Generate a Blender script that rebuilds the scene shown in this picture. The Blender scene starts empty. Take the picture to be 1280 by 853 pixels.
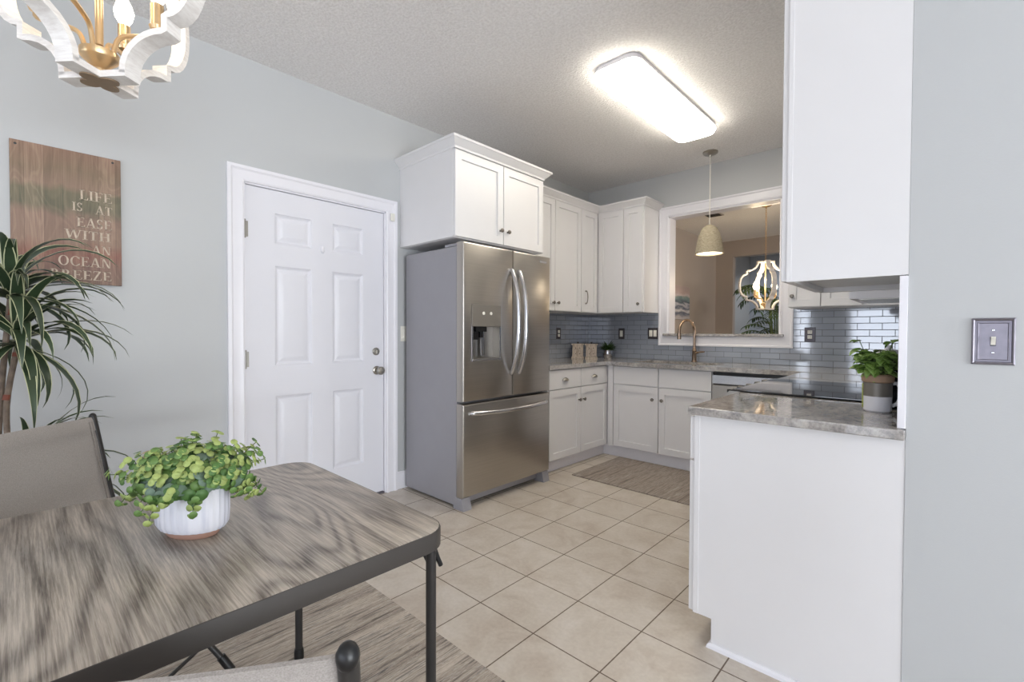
import bpy, bmesh, math, random
from mathutils import Vector, Matrix
S = bpy.context.scene
COL = S.collection
rnd = random.Random(7)
PI = math.pi

# ------------------------------------------------------------------ camera
def basis(yaw, pitch, roll):
    f = Vector((math.sin(yaw)*math.cos(pitch), math.cos(yaw)*math.cos(pitch), math.sin(pitch)))
    r = Vector((math.cos(yaw), -math.sin(yaw), 0)); u = r.cross(f)
    c, s = math.cos(roll), math.sin(roll)
    return c*r+s*u, -s*r+c*u, f
r_, u_, f_ = basis(-.7521, -.0183, .0036)
cam = bpy.data.cameras.new('camera'); cam.sensor_width = 36; cam.lens = 580.4*36/1280
cam.clip_start = .02
co = bpy.data.objects.new('camera', cam); COL.objects.link(co)
co.matrix_world = Matrix(((r_.x, u_.x, -f_.x, 3.0025), (r_.y, u_.y, -f_.y, -.009), (r_.z, u_.z, -f_.z, 1.182), (0, 0, 0, 1)))
S.camera = co

# ------------------------------------------------------------------ light
S.view_settings.view_transform = 'Standard'; S.view_settings.look = 'None'
S.view_settings.gamma = 1; S.view_settings.use_curve_mapping = False
S.view_settings.exposure = 0.03
S.cycles.use_denoising = True
S.cycles.diffuse_bounces = 6
S.cycles.max_bounces = 14
S.cycles.sample_clamp_indirect = 6
w = bpy.data.worlds.new('world'); S.world = w; w.use_nodes = True
w.node_tree.nodes['Background'].inputs[0].default_value = (.75, .87, 1, 1)
w.node_tree.nodes['Background'].inputs[1].default_value = 1.0

def area(name, loc, rot, sx, sy, power, col):
    l = bpy.data.lights.new(name, 'AREA'); l.shape = 'RECTANGLE'; l.size = sx; l.size_y = sy
    l.energy = power; l.color = col
    o = bpy.data.objects.new(name, l); COL.objects.link(o); o.location = loc; o.rotation_euler = rot
    return o
DAY = (.90, .95, 1.0)
area('daylight_patio', (1.86, -5.46, 1.10), (PI/2, 0, 0), 1.28, 2.0, 50, (.80, .87, 1.0))      # outside the patio door
area('fill_rear', (5.5, -5.46, 1.10), (PI/2, 0, 0), 3.8, 2.0, 70, (.79, .835, 1.0))      # added fill for the viewer-facing cabinet fronts, outside the added rear doors
area('daylight_window', (.24, -5.46, 1.35), (PI/2, 0, 0), .36, 1.5, 10, (.80, .87, 1.0))       # outside the narrow rear window
area('fill_side', (8.46, -.40, 1.35), (0, PI/2, 0), 2.1, 3.7, 112, (.92, .96, 1))         # added fill for the left wall, outside the added side window
area('fill_ceiling', (9.0, -.40, .25), (0, PI*.72, 0), 1.2, 3.9, 470, (.90, .95, 1))   # added upward fill that brightens the ceiling
area('fill_far_room', (8.46, 6.6, 1.5), (0, PI/2, 0), 1.5, 2.0, 130, (1, .95, .9))    # added fill for the far room, outside its added window
area('daylight_beyond', (1.2, 9.60, 2.3), (PI*.12, 0, 0), 1.6, .8, 10, DAY)       # room beyond the dining area

# ------------------------------------------------------------------ materials
def lin(c):
    c = c/255
    return c/12.92 if c <= .04045 else ((c+.055)/1.055)**2.4
def rgb(r, g, b): return (lin(r), lin(g), lin(b), 1)
class NT:
    def __init__(s, name):
        s.m = bpy.data.materials.new(name); s.m.use_nodes = True
        s.t = s.m.node_tree; s.b = s.t.nodes['Principled BSDF']
    def n(s, typ, **kw):
        n = s.t.nodes.new(typ)
        for k, v in kw.items():
            if k.startswith('i_'): n.inputs[int(k[2:])].default_value = v
            else: setattr(n, k, v)
        return n
    def l(s, a, b): s.t.links.new(a, b)
    def set(s, **kw):
        for k, v in kw.items():
            s.b.inputs[k.replace('_', ' ')].default_value = v
    def coord(s, scale=(1, 1, 1), loc=(0, 0, 0), rot=(0, 0, 0), swiz=None):
        tc = s.n('ShaderNodeTexCoord'); v = tc.outputs['Object']
        if swiz:
            sp = s.n('ShaderNodeSeparateXYZ'); s.l(v, sp.inputs[0]); cb = s.n('ShaderNodeCombineXYZ')
            for i, a in enumerate(swiz): s.l(sp.outputs[a], cb.inputs[i])
            v = cb.outputs[0]
        mp = s.n('ShaderNodeMapping'); mp.inputs['Location'].default_value = loc
        mp.inputs['Rotation'].default_value = rot; mp.inputs['Scale'].default_value = scale
        s.l(v, mp.inputs[0]); return mp.outputs[0]
    def noise(s, vec, scale, detail=3, rough=.5, dist=0):
        n = s.n('ShaderNodeTexNoise'); s.l(vec, n.inputs['Vector'])
        n.inputs['Scale'].default_value = scale; n.inputs['Detail'].default_value = detail
        n.inputs['Roughness'].default_value = rough; n.inputs['Distortion'].default_value = dist
        return n.outputs[0]
    def ramp(s, fac, stops, interp='LINEAR'):
        r = s.n('ShaderNodeValToRGB'); r.color_ramp.interpolation = interp
        e = r.color_ramp.elements
        while len(e) < len(stops): e.new(.5)
        for el, (p, c) in zip(e, stops): el.position = p; el.color = c
        s.l(fac, r.inputs[0]); return r.outputs[0]
    def mix(s, fac, a, b, mode='MIX'):
        m = s.n('ShaderNodeMix', data_type='RGBA', blend_type=mode)
        for inp, v in ((m.inputs[0], fac), (m.inputs[6], a), (m.inputs[7], b)):
            if isinstance(v, (int, float, tuple)): inp.default_value = v
            else: s.l(v, inp)
        return m.outputs[2]
    def base(s, c): s.l(c, s.b.inputs['Base Color'])
    def bump(s, h, strength, dist=.002):
        b = s.n('ShaderNodeBump'); b.inputs['Strength'].default_value = strength
        b.inputs['Distance'].default_value = dist; s.l(h, b.inputs['Height']); s.l(b.outputs[0], s.b.inputs['Normal'])
def plain(name, c, rough=.5, metal=0, var=.06, scale=9, bump=0, bscale=300, **kw):
    t = NT(name); v = t.coord()
    c2 = tuple(x*(1-var) for x in c[:3])+(1,)
    t.base(t.ramp(t.noise(v, scale), [(.3, c2), (.7, c)]))
    t.set(Roughness=rough, Metallic=metal, **kw)
    if bump: t.bump(t.noise(v, bscale, 2), bump)
    return t.m

M = {}
M['wall'] = plain('wall_paint', rgb(191, 193, 194), .55, var=.02, scale=2, bump=.12, bscale=220)
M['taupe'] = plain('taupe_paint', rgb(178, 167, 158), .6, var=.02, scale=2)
M['bluegray'] = plain('blue_gray_paint', rgb(178, 186, 198), .6, var=.02)
M['white'] = plain('white_paint', rgb(232, 231, 236), .35, var=.01)
M['doorwhite'] = plain('door_paint', rgb(226, 226, 232), .38, var=.01, bump=.05, bscale=120)
M['cab'] = plain('cabinet_paint', rgb(226, 225, 226), .32, var=.01)
M['blackm'] = plain('black_metal', rgb(52, 50, 49), .4, .3, var=.1)
M['rim'] = plain('bronze_rim', rgb(64, 59, 55), .45, .15, var=.1)
M['black'] = plain('black_plastic', rgb(16, 16, 18), .35, var=.1)
M['navy'] = plain('navy_gloss', rgb(18, 22, 38), .15, var=.1)
M['nickel'] = plain('brushed_nickel', rgb(172, 168, 160), .28, 1, var=.06, scale=60)
M['knob'] = plain('dark_nickel', rgb(134, 128, 122), .28, 1, var=.06)
M['plate'] = plain('dark_plate', rgb(92, 88, 92), .35, .7, var=.1)
M['chrome'] = plain('satin_steel', rgb(205, 205, 208), .2, 1, var=.03)
M['bronze'] = plain('champagne_bronze', rgb(176, 152, 130), .25, 1, var=.06)
M['gold'] = plain('brushed_gold', rgb(222, 192, 150), .32, 1, var=.08, scale=30)
M['pewter'] = plain('pewter', rgb(140, 136, 144), .35, .9, var=.12, scale=60)
M['ivory'] = plain('ivory_plastic', rgb(232, 230, 220), .35, var=.01)
M['cord'] = plain('white_cord', rgb(215, 210, 200), .5, var=.03)
M['bark'] = plain('cane_bark', rgb(128, 112, 98), .8, var=.4, scale=40, bump=.5, bscale=80)
M['barkred'] = plain('cane_band', rgb(132, 72, 54), .7, var=.3, scale=60)
M['soil'] = plain('potting_soil', rgb(60, 48, 38), .9, var=.5, scale=60, bump=.6, bscale=90)
M['terracotta'] = plain('terracotta', rgb(186, 146, 128), .7, var=.1, scale=30)
M['foliage'] = plain('green_leaf', rgb(58, 76, 52), .38, var=.45, scale=9)
M['leafmid'] = plain('mid_green_leaf', rgb(62, 92, 38), .42, var=.35, scale=14)
M['leafedge'] = plain('cream_leaf_edge', rgb(206, 208, 166), .45, var=.15)
M['leafdark'] = plain('dark_leaf', rgb(40, 66, 40), .4, var=.4, scale=20)
M['lime'] = plain('lime_leaf', rgb(184, 202, 120), .45, var=.25, scale=20)
M['green'] = plain('fresh_leaf', rgb(118, 154, 82), .45, var=.3, scale=20)
M['sage'] = plain('blue_green_leaf', rgb(124, 148, 128), .5, var=.3, scale=20)
M['tanleaf'] = plain('tan_leaf', rgb(206, 178, 140), .5, var=.2)
M['stem'] = plain('green_stem', rgb(96, 116, 66), .5, var=.2)
M['herb'] = plain('herb_leaf', rgb(146, 182, 92), .4, var=.35, scale=30)
M['palm'] = plain('palm_leaf', rgb(64, 92, 54), .45, var=.4, scale=20)
M['glassblack'] = plain('black_glass', rgb(12, 12, 14), .03, var=.05, IOR=2.0)
M['steeldark'] = plain('dark_recess', rgb(62, 62, 64), .4, .2, var=.1)

# brushed stainless
def steel(name, c, rough, axis):
    t = NT(name); sc = [2, 2, 2]; sc[axis] = 2
    for i in range(3):
        if i != axis: sc[i] = 260
    v = t.coord(tuple(sc)); nz = t.noise(v, 1, 3)
    t.base(t.ramp(nz, [(.3, tuple(x*.90 for x in c[:3])+(1,)), (.7, c)]))
    t.set(Metallic=1, Roughness=rough); t.bump(nz, .08, .0006); return t.m
M['steel'] = steel('brushed_stainless', rgb(184, 179, 172), .30, 1)
M['steelv'] = steel('brushed_stainless_side', rgb(168, 165, 160), .3, 0)
M['warmgrey'] = plain('warm_grey_panel', rgb(132, 126, 118), .35, .3, var=.04)
M['fridgeside'] = plain('grey_metal_side', rgb(156, 155, 160), .42, .25, var=.03, bump=.06, bscale=500)

# popcorn ceiling
t = NT('popcorn_ceiling'); v = t.coord()
n1 = t.noise(v, 75, 4, .6); n2 = t.noise(v, 3, 2)
t.base(t.mix(.35, t.ramp(n1, [(.35, rgb(222, 219, 217)), (.62, rgb(246, 244, 243))]), rgb(242, 240, 239)))
t.set(Roughness=.85); t.bump(t.ramp(n1, [(.36, (0, 0, 0, 1)), (.66, (1, 1, 1, 1))]), .5, .007); M['ceiling'] = t.m

# glossy glass subway tile (swizzled into the wall plane)
def tile(name, swiz, loc):
    t = NT(name); v = t.coord(loc=loc, swiz=swiz)
    b = t.n('ShaderNodeTexBrick'); t.l(v, b.inputs['Vector']); b.offset = .5
    for k, x in (('Scale', 1), ('Mortar Size', .0022), ('Mortar Smooth', .1), ('Brick Width', .153), ('Row Height', .0505), ('Bias', 0)):
        b.inputs[k].default_value = x
    b.inputs['Color1'].default_value = rgb(146, 153, 165); b.inputs['Color2'].default_value = rgb(158, 164, 175)
    b.inputs['Mortar'].default_value = rgb(74, 78, 88)
    t.base(b.outputs['Color'])
    r = t.n('ShaderNodeMapRange'); t.l(b.outputs['Fac'], r.inputs[0]); r.inputs[3].default_value = .06; r.inputs[4].default_value = .6
    t.l(r.outputs[0], t.b.inputs['Roughness']); t.set(IOR=2.0)
    inv = t.n('ShaderNodeMath', operation='SUBTRACT'); inv.inputs[0].default_value = 1; t.l(b.outputs['Fac'], inv.inputs[1])
    wv = t.noise(t.coord(), 14, 1)
    ad = t.n('ShaderNodeMath', operation='MULTIPLY_ADD'); t.l(wv, ad.inputs[0]); ad.inputs[1].default_value = .10; t.l(inv.outputs[0], ad.inputs[2])
    t.bump(ad.outputs[0], .35, .002); return t.m
M['tile_back'] = tile('glass_tile_back', (0, 2, 1), (.03, -.91, 0))
M['tile_left'] = tile('glass_tile_left', (1, 2, 0), (.03, -.91, 0))

# floor tile
t = NT('ceramic_floor_tile'); v = t.coord(loc=(-1.532, -1.367, 0))
b = t.n('ShaderNodeTexBrick'); t.l(v, b.inputs['Vector']); b.offset = 0
for k, x in (('Scale', 1), ('Mortar Size', .0027), ('Mortar Smooth', .1), ('Brick Width', .3033), ('Row Height', .3033), ('Bias', 0)):
    b.inputs[k].default_value = x
b.inputs['Color1'].default_value = rgb(210, 202, 192); b.inputs['Color2'].default_value = rgb(206, 198, 188)
b.inputs['Mortar'].default_value = rgb(104, 88, 76)
nz = t.noise(t.coord(), 5, 5, .62, .6); nz2 = t.noise(t.coord(), 60, 3)
mot = t.ramp(nz, [(.30, rgb(226, 219, 212)), (.5, rgb(244, 242, 238)), (.7, (1, 1, 1, 1))])
c1 = t.mix(1.0, b.outputs['Color'], mot, 'MULTIPLY')
t.base(t.mix(.07, c1, t.ramp(nz2, [(.4, rgb(150, 132, 112)), (.6, rgb(226, 216, 200))])))
rr = t.n('ShaderNodeMapRange'); t.l(b.outputs['Fac'], rr.inputs[0]); rr.inputs[3].default_value = .38; rr.inputs[4].default_value = .8
t.l(rr.outputs[0], t.b.inputs['Roughness'])
inv = t.n('ShaderNodeMath', operation='SUBTRACT'); inv.inputs[0].default_value = 1; t.l(b.outputs['Fac'], inv.inputs[1])
t.bump(inv.outputs[0], .5, .002); M['floor'] = t.m

# granite
t = NT('polished_grey_granite'); v = t.coord((1, .35, 1), rot=(0, 0, .5))
n1 = t.noise(v, 5, 7, .68, 1.6); n2 = t.noise(t.coord(), 55, 5, .7)
c = t.ramp(n1, [(.28, rgb(86, 84, 88)), (.42, rgb(146, 142, 138)), (.55, rgb(186, 180, 174)), (.75, rgb(212, 208, 206))])
t.base(t.mix(.4, c, t.ramp(n2, [(.36, rgb(92, 92, 104)), (.52, rgb(170, 166, 162)), (.66, rgb(206, 202, 198))])))
t.set(Roughness=.035, IOR=1.95); M['granite'] = t.m

# grey oak table top: long grain with cathedral swirls
t = NT('grey_oak_laminate')
v = t.coord((.30, 1.0, 1), rot=(0, 0, .12))
field = t.noise(v, 2.9, 2.0, .42, .25)
sp = t.n('ShaderNodeSeparateXYZ'); t.l(t.coord(rot=(0, 0, .12)), sp.inputs[0])
fld = t.n('ShaderNodeMath', operation='MULTIPLY_ADD'); t.l(sp.outputs[1], fld.inputs[0]); fld.inputs[1].default_value = .55; t.l(field, fld.inputs[2])
jit = t.n('ShaderNodeMath', operation='MULTIPLY_ADD'); t.l(t.noise(t.coord((9, 60, 1)), 1, 3), jit.inputs[0]); jit.inputs[1].default_value = .016; t.l(fld.outputs[0], jit.inputs[2])
mul = t.n('ShaderNodeMath', operation='MULTIPLY'); t.l(jit.outputs[0], mul.inputs[0]); mul.inputs[1].default_value = 105
sn = t.n('ShaderNodeMath', operation='SINE'); t.l(mul.outputs[0], sn.inputs[0])
nrm = t.n('ShaderNodeMapRange'); t.l(sn.outputs[0], nrm.inputs[0]); nrm.inputs[1].default_value = -1
g1 = t.ramp(nrm.outputs[0], [(.0, rgb(86, 78, 73)), (.16, rgb(126, 117, 109)), (.45, rgb(164, 155, 144)), (1, rgb(186, 177, 166))])
g1b = t.mix(.26, g1, t.ramp(t.noise(t.coord((2.2, 34, 1), rot=(0, 0, .12)), 1, 3, .6), [(.38, rgb(112, 103, 97)), (.5, rgb(172, 163, 152)), (.6, rgb(212, 204, 193))]))
fine = t.noise(t.coord((7, 230, 1), rot=(0, 0, .12)), 1, 4, .7)
g2 = t.mix(.32, g1b, t.ramp(fine, [(.40, rgb(84, 75, 70)), (.5, rgb(172, 163, 152)), (.6, rgb(224, 217, 207))]))
big = t.noise(t.coord((1.4, 3.0, 1)), 1.6, 2)
t.base(t.mix(.25, g2, t.ramp(big, [(.35, rgb(106, 103, 102)), (.65, rgb(176, 166, 152))]), 'OVERLAY'))
t.set(Roughness=.34); t.bump(fine, .12, .0008); M['oak'] = t.m

# woven rugs: stripes that run along y, broken into dashes
def rug(name, cols, sx, dash, dark):
    t = NT(name); v = t.coord((sx, dash, 1))
    a = t.noise(v, 1, 4, .75); bb = t.noise(t.coord((sx*.18, dash*.15, 1)), 1, 3)
    c = t.ramp(a, cols); c = t.mix(.4, c, t.ramp(bb, [(.35, dark), (.65, cols[-2][1])]))
    t.base(c); t.set(Roughness=.95); t.bump(t.noise(t.coord((260, 120, 1)), 1, 2), .6, .003); return t.m
M['rug'] = rug('woven_stripe_rug', [(.39, rgb(50, 46, 48)), (.44, rgb(118, 104, 94)), (.48, rgb(190, 177, 162)), (.52, rgb(138, 124, 113)), (.56, rgb(216, 206, 192)), (.61, rgb(74, 70, 74))], 80, 3.2, rgb(122, 114, 107))
M['mat'] = rug('kitchen_mat_weave', [(.36, rgb(112, 102, 96)), (.45, rgb(158, 146, 136)), (.50, rgb(182, 172, 162)), (.56, rgb(132, 120, 112)), (.64, rgb(196, 187, 177))], 26, 1.6, rgb(136, 126, 118))

# taupe sling
t = NT('taupe_sling'); v = t.coord((620, 620, 620)); n = t.noise(v, 1, 2)
t.base(t.ramp(n, [(.35, rgb(144, 138, 133)), (.65, rgb(162, 156, 151))])); t.set(Roughness=.75); t.bump(n, .3, .001); M['sling'] = t.m
M['slingband'] = plain('stitched_band', rgb(138, 130, 125), .8, var=.2, scale=200)

# painted sign boards
t = NT('weathered_painted_boards'); v = t.coord()
sp = t.n('ShaderNodeSeparateXYZ'); t.l(v, sp.inputs[0])
g = t.noise(t.coord((1, 80, 2.2)), 1, 6, .72, .5)
wood = t.ramp(g, [(.34, rgb(92, 74, 62)), (.47, rgb(140, 118, 102)), (.56, rgb(164, 142, 124)), (.68, rgb(192, 172, 150))])
kn = t.noise(t.coord((1, 9, 2.6)), 1, 1.5, .5, .8)
km = t.n('ShaderNodeMath', operation='MULTIPLY'); t.l(kn, km.inputs[0]); km.inputs[1].default_value = 70
ks = t.n('ShaderNodeMath', operation='SINE'); t.l(km.outputs[0], ks.inputs[0])
wood = t.mix(.30, wood, t.ramp(ks.outputs[0], [(.0, rgb(104, 84, 68)), (1, rgb(176, 158, 136))]))
pk = t.n('ShaderNodeTexBrick')
cbx = t.n('ShaderNodeCombineXYZ'); t.l(sp.outputs[2], cbx.inputs[0]); t.l(sp.outputs[1], cbx.inputs[1])
pm = t.n('ShaderNodeMapping'); t.l(cbx.outputs[0], pm.inputs[0]); pm.inputs['Location'].default_value = (4.5, .02, 0); t.l(pm.outputs[0], pk.inputs['Vector'])
pk.offset = 0
for k, x in (('Scale', 1), ('Mortar Size', .0010), ('Brick Width', 9), ('Row Height', .062)): pk.inputs[k].default_value = x
pk.inputs['Color1'].default_value = rgb(178, 168, 154); pk.inputs['Color2'].default_value = rgb(255, 250, 242); pk.inputs['Mortar'].default_value = rgb(120, 104, 94)
wood = t.mix(1.0, wood, pk.outputs['Color'], 'MULTIPLY')
zz = t.n('ShaderNodeMath', operation='MULTIPLY_ADD'); t.l(t.noise(t.coord((1, 16, 7)), 1, 4), zz.inputs[0]); zz.inputs[1].default_value = .10; t.l(sp.outputs[2], zz.inputs[2])
mr = t.n('ShaderNodeMapRange'); t.l(zz.outputs[0], mr.inputs[0]); mr.inputs[1].default_value = -.27; mr.inputs[2].default_value = .36
stain = t.ramp(mr.outputs[0], [(.0, rgb(142, 122, 114)), (.16, rgb(150, 118, 112)), (.24, rgb(166, 112, 104)), (.33, rgb(170, 144, 130)), (.50, rgb(168, 142, 130)), (.58, rgb(112, 122, 104)), (.68, rgb(122, 128, 108)), (.73, rgb(170, 146, 130)), (.84, rgb(150, 132, 112)), (1, rgb(168, 134, 118))])
t.base(t.mix(.45, wood, stain)); t.set(Roughness=.7); M['sign'] = t.m
M['lettering'] = plain('cream_letter_paint', rgb(206, 190, 170), .6, var=.3, scale=80)

# wicker pendant shade
t = NT('wrapped_seagrass'); v = t.coord((1, 1, 1))
wv = t.n('ShaderNodeTexWave', bands_direction='Z'); t.l(v, wv.inputs['Vector']); wv.inputs['Scale'].default_value = 38; wv.inputs['Distortion'].default_value = 2; wv.inputs['Detail Scale'].default_value = 5
n = t.noise(t.coord((60, 60, 140)), 1, 3)
t.base(t.mix(.5, t.ramp(wv.outputs[0], [(.1, rgb(138, 126, 104)), (.7, rgb(200, 189, 164))]), t.ramp(n, [(.3, rgb(142, 130, 108)), (.7, rgb(204, 193, 168))])))
t.set(Roughness=.8); t.bump(wv.outputs[0], .8, .004); M['wicker'] = t.m
# whitewashed wood (chandelier, little chests)
t = NT('whitewashed_wood'); n = t.noise(t.coord((30, 30, 160)), 1, 4, .6)
t.base(t.ramp(n, [(.3, rgb(220, 215, 211)), (.6, rgb(238, 235, 232))])); t.set(Roughness=.55); M['wwash'] = t.m
t = NT('limed_wood'); n = t.noise(t.coord((60, 60, 20)), 1, 4, .6)
t.base(t.ramp(n, [(.3, rgb(150, 134, 120)), (.6, rgb(204, 192, 178))])); t.set(Roughness=.65); M['limed'] = t.m
# abstract seascape
t = NT('abstract_seascape'); v = t.coord(); sp = t.n('ShaderNodeSeparateXYZ'); t.l(v, sp.inputs[0])
zz = t.n('ShaderNodeMath', operation='MULTIPLY_ADD'); t.l(t.noise(t.coord((1, 4, 16)), 1, 4), zz.inputs[0]); zz.inputs[1].default_value = .16; t.l(sp.outputs[2], zz.inputs[2])
mr = t.n('ShaderNodeMapRange'); t.l(zz.outputs[0], mr.inputs[0]); mr.inputs[1].default_value = -.16; mr.inputs[2].default_value = .34
t.base(t.ramp(mr.outputs[0], [(0, rgb(186, 182, 186)), (.14, rgb(96, 104, 124)), (.24, rgb(210, 208, 212)), (.32, rgb(92, 102, 124)), (.42, rgb(190, 190, 200)), (.5, rgb(84, 96, 112)), (.6, rgb(128, 150, 152)), (.68, rgb(206, 196, 198)), (.78, rgb(188, 168, 166)), (1, rgb(176, 160, 158))]))
t.set(Roughness=.6); M['seascape'] = t.m

def emit(name, col, strength):
    t = NT(name); t.set(Base_Color=col, Emission_Color=col, Emission_Strength=strength, Roughness=.4); return t.m
M['lens'] = emit('lit_diffuser', (1, .93, .80, 1), 15.0)
M['bulb'] = emit('lit_candle_bulb', (1, .84, .60, 1), 11)
M['bulbdim'] = emit('lit_candle_bulb_daytime', (1, .90, .74, 1), 6)
M['shadeglow'] = emit('lit_shade_lining', (1, .92, .78, 1), 1.6)
M['farstrip'] = emit('bright_strip_glow', (1, .82, .62, 1), 2.2)  # glow put in for the bright strip on the far ceiling
t = NT('clear_glass'); t.set(Base_Color=(1, 1, 1, 1), Roughness=.0, Transmission_Weight=1, IOR=1.1); M['glass'] = t.m
t = NT('frosted_window'); t.set(Base_Color=(1, 1, 1, 1), Roughness=.0, Alpha=.12, IOR=1.45); M['pane'] = t.m

# ribbed white ceramic
t = NT('glazed_white_ceramic'); v = t.coord(); 
t.base(t.ramp(t.noise(t.coord((40, 40, 4)), 1, 3), [(.35, rgb(214, 216, 228)), (.6, rgb(240, 240, 246))])); t.set(Roughness=.25); M['ceramic'] = t.m

# ------------------------------------------------------------------ mesh builder
class MB:
    def __init__(s): s.b = bmesh.new(); s.mi = 0; s.wn = False
    def face(s, vs):
        try:
            f = s.b.faces.new(vs); f.material_index = s.mi; return f
        except ValueError: return None
    def v(s, p): return s.b.verts.new(p)
    def box(s, x0, x1, y0, y1, z0, z1, bev=0, seg=1):
        vs = [s.v((x, y, z)) for z in (z0, z1) for y in (y0, y1) for x in (x0, x1)]
        fs = [s.face([vs[i] for i in q]) for q in ((0, 2, 3, 1), (4, 5, 7, 6), (0, 1, 5, 4), (2, 6, 7, 3), (0, 4, 6, 2), (1, 3, 7, 5))]
        if bev:
            s.wn = True; es = list({e for f in fs for e in f.edges})
            r = bmesh.ops.bevel(s.b, geom=es, offset=bev, segments=seg, affect='EDGES', profile=.5)
            for f in r['faces']: f.material_index = s.mi
        return s
    def prism(s, pts, vec, bev=0):
        vec = Vector(vec); a = [s.v(p) for p in pts]; b = [s.v(Vector(p)+vec) for p in pts]
        fs = [s.face(a[::-1]), s.face(b)]
        n = len(pts)
        for i in range(n): fs.append(s.face([a[i], a[(i+1) % n], b[(i+1) % n], b[i]]))
        if bev:
            s.wn = True; es = [e for f in fs[:2] if f for e in f.edges]
            bmesh.ops.bevel(s.b, geom=es, offset=bev, segments=2, affect='EDGES', profile=.5)
        return s
    def rings(s, rs, cap0=True, cap1=True, closed=True):
        R = [[s.v(p) for p in r] for r in rs]; n = len(R[0])
        for a, b in zip(R, R[1:]):
            for i in range(n if closed else n-1): s.face([a[i], a[(i+1) % n], b[(i+1) % n], b[i]])
        if closed and cap0: s.face(R[0][::-1])
        if closed and cap1: s.face(R[-1])
        return s
    def tube(s, pts, r, seg=10, cap=True, flat=1.0):
        pts = [Vector(p) for p in pts]; n = len(pts); up = None; rs = []
        for i, p in enumerate(pts):
            d = (pts[min(i+1, n-1)]-pts[max(i-1, 0)]).normalized()
            if up is None:
                up = Vector((0, 0, 1)) if abs(d.z) < .9 else Vector((1, 0, 0))
            a = d.cross(up)
            if a.length < 1e-5: a = d.cross(Vector((0, 1, 0)))
            a.normalize(); b = a.cross(d).normalized(); up = b
            rr = r[i] if isinstance(r, (list, tuple)) else r
            rs.append([p+a*math.cos(2*PI*k/seg)*rr+b*math.sin(2*PI*k/seg)*rr*flat for k in range(seg)])
        return s.rings(rs, cap, cap)
    def cyl(s, p0, p1, r0, r1=None, seg=20): return s.tube([p0, p1], [r0, r1 if r1 is not None else r0], seg)
    def lathe(s, prof, c=(0, 0, 0), seg=32, ax=(1, 1), cap0=True, cap1=True, rib=0, ribn=0, axis='z', rot=0):
        rs = []
        for r, z in prof:
            ring = []
            for k in range(seg):
                a = 2*PI*k/seg; q = r*(1+(rib*math.cos(ribn*a) if ribn else 0))
                x, y = q*math.cos(a)*ax[0], q*math.sin(a)*ax[1]
                if rot: x, y = x*math.cos(rot)-y*math.sin(rot), x*math.sin(rot)+y*math.cos(rot)
                p = {'z': (x, y, z), 'x': (z, x, y), '-x': (-z, x, y), '-y': (x, -z, y)}[axis]
                ring.append((c[0]+p[0], c[1]+p[1], c[2]+p[2]))
            rs.append(ring)
        return s.rings(rs, cap0, cap1)
    def ball(s, c, r, seg=14, sc=(1, 1, 1)):
        pr = [(max(r*math.sin(PI*k/8), r*.02), -r*math.cos(PI*k/8)) for k in range(9)]
        rs = [[(c[0]+q*math.cos(2*PI*k/seg)*sc[0], c[1]+q*math.sin(2*PI*k/seg)*sc[1], c[2]+z*sc[2]) for k in range(seg)] for q, z in pr]
        return s.rings(rs)
    def panel(s, mp, u0, u1, v0, v1, rg):
        """nested rectangles (inset, depth): door and drawer fronts"""
        R = []
        for ins, d in rg:
            R.append([s.v(mp(u, v, d)) for u, v in ((u0+ins, v0+ins), (u1-ins, v0+ins), (u1-ins, v1-ins), (u0+ins, v1-ins))])
        for a, b in zip(R, R[1:]):
            for i in range(4): s.face([a[i], a[(i+1) % 4], b[(i+1) % 4], b[i]])
        s.face(R[-1]); return R
    def sweep(s, path, prof, mp, closed=False):
        """profile (out, d) swept along a 2-D path with mitred corners; out = right-hand side of travel"""
        P = [Vector(p) for p in path]; n = len(P); rows = []
        def nr(a, b):
            d = (b-a).normalized(); return Vector((d.y, -d.x))
        for i in range(n):
            if closed: n0, n1 = nr(P[i-1], P[i]), nr(P[i], P[(i+1) % n])
            else: n0 = nr(P[max(i-1, 0)], P[max(i, 1)]); n1 = nr(P[min(i, n-2)], P[min(i+1, n-1)])
            m = (n0+n1); m = m/(m.length_squared)*2 if m.length > 1e-6 else n0
            rows.append([mp(P[i].x+m.x*o, P[i].y+m.y*o, d) for o, d in prof])
        if closed:
            R = [[s.v(p) for p in r] for r in rows]
            for i in range(n):
                a, b = R[i], R[(i+1) % n]
                for k in range(len(prof)): s.face([a[k], a[(k+1) % len(prof)], b[(k+1) % len(prof)], b[k]])
        else: s.rings(rows)
        return s
    def build(s, name, mats, parent=None, smooth=35, loc=None):
        bmesh.ops.recalc_face_normals(s.b, faces=s.b.faces)
        off = None
        if parent is not None:
            off = Vector((0, 0, 0)); q = parent
            while q is not None: off += q.location; q = q.parent
        elif loc is not None: off = Vector(loc)
        if off: bmesh.ops.translate(s.b, verts=s.b.verts, vec=-off)
        me = bpy.data.meshes.new(name); s.b.to_mesh(me); s.b.free()
        for m in (mats if isinstance(mats, list) else [mats]): me.materials.append(m)
        if smooth:
            me.shade_smooth(); me.set_sharp_from_angle(angle=math.radians(smooth))
        o = bpy.data.objects.new(name, me); COL.objects.link(o)
        if s.wn:
            md = o.modifiers.new('weighted_normal', 'WEIGHTED_NORMAL'); md.keep_sharp = True; md.weight = 100
        if parent is not None: o.parent = parent
        elif loc is not None: o.location = loc
        return o
def tag(o, label, cat, group=None):
    o['label'] = label; o['category'] = cat
    if group: o['group'] = group
    return o
def thing(name, label, cat, loc, group=None):
    o = bpy.data.objects.new(name, None); COL.objects.link(o); o.location = loc; o.empty_display_size = .05
    return tag(o, label, cat, group)
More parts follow.
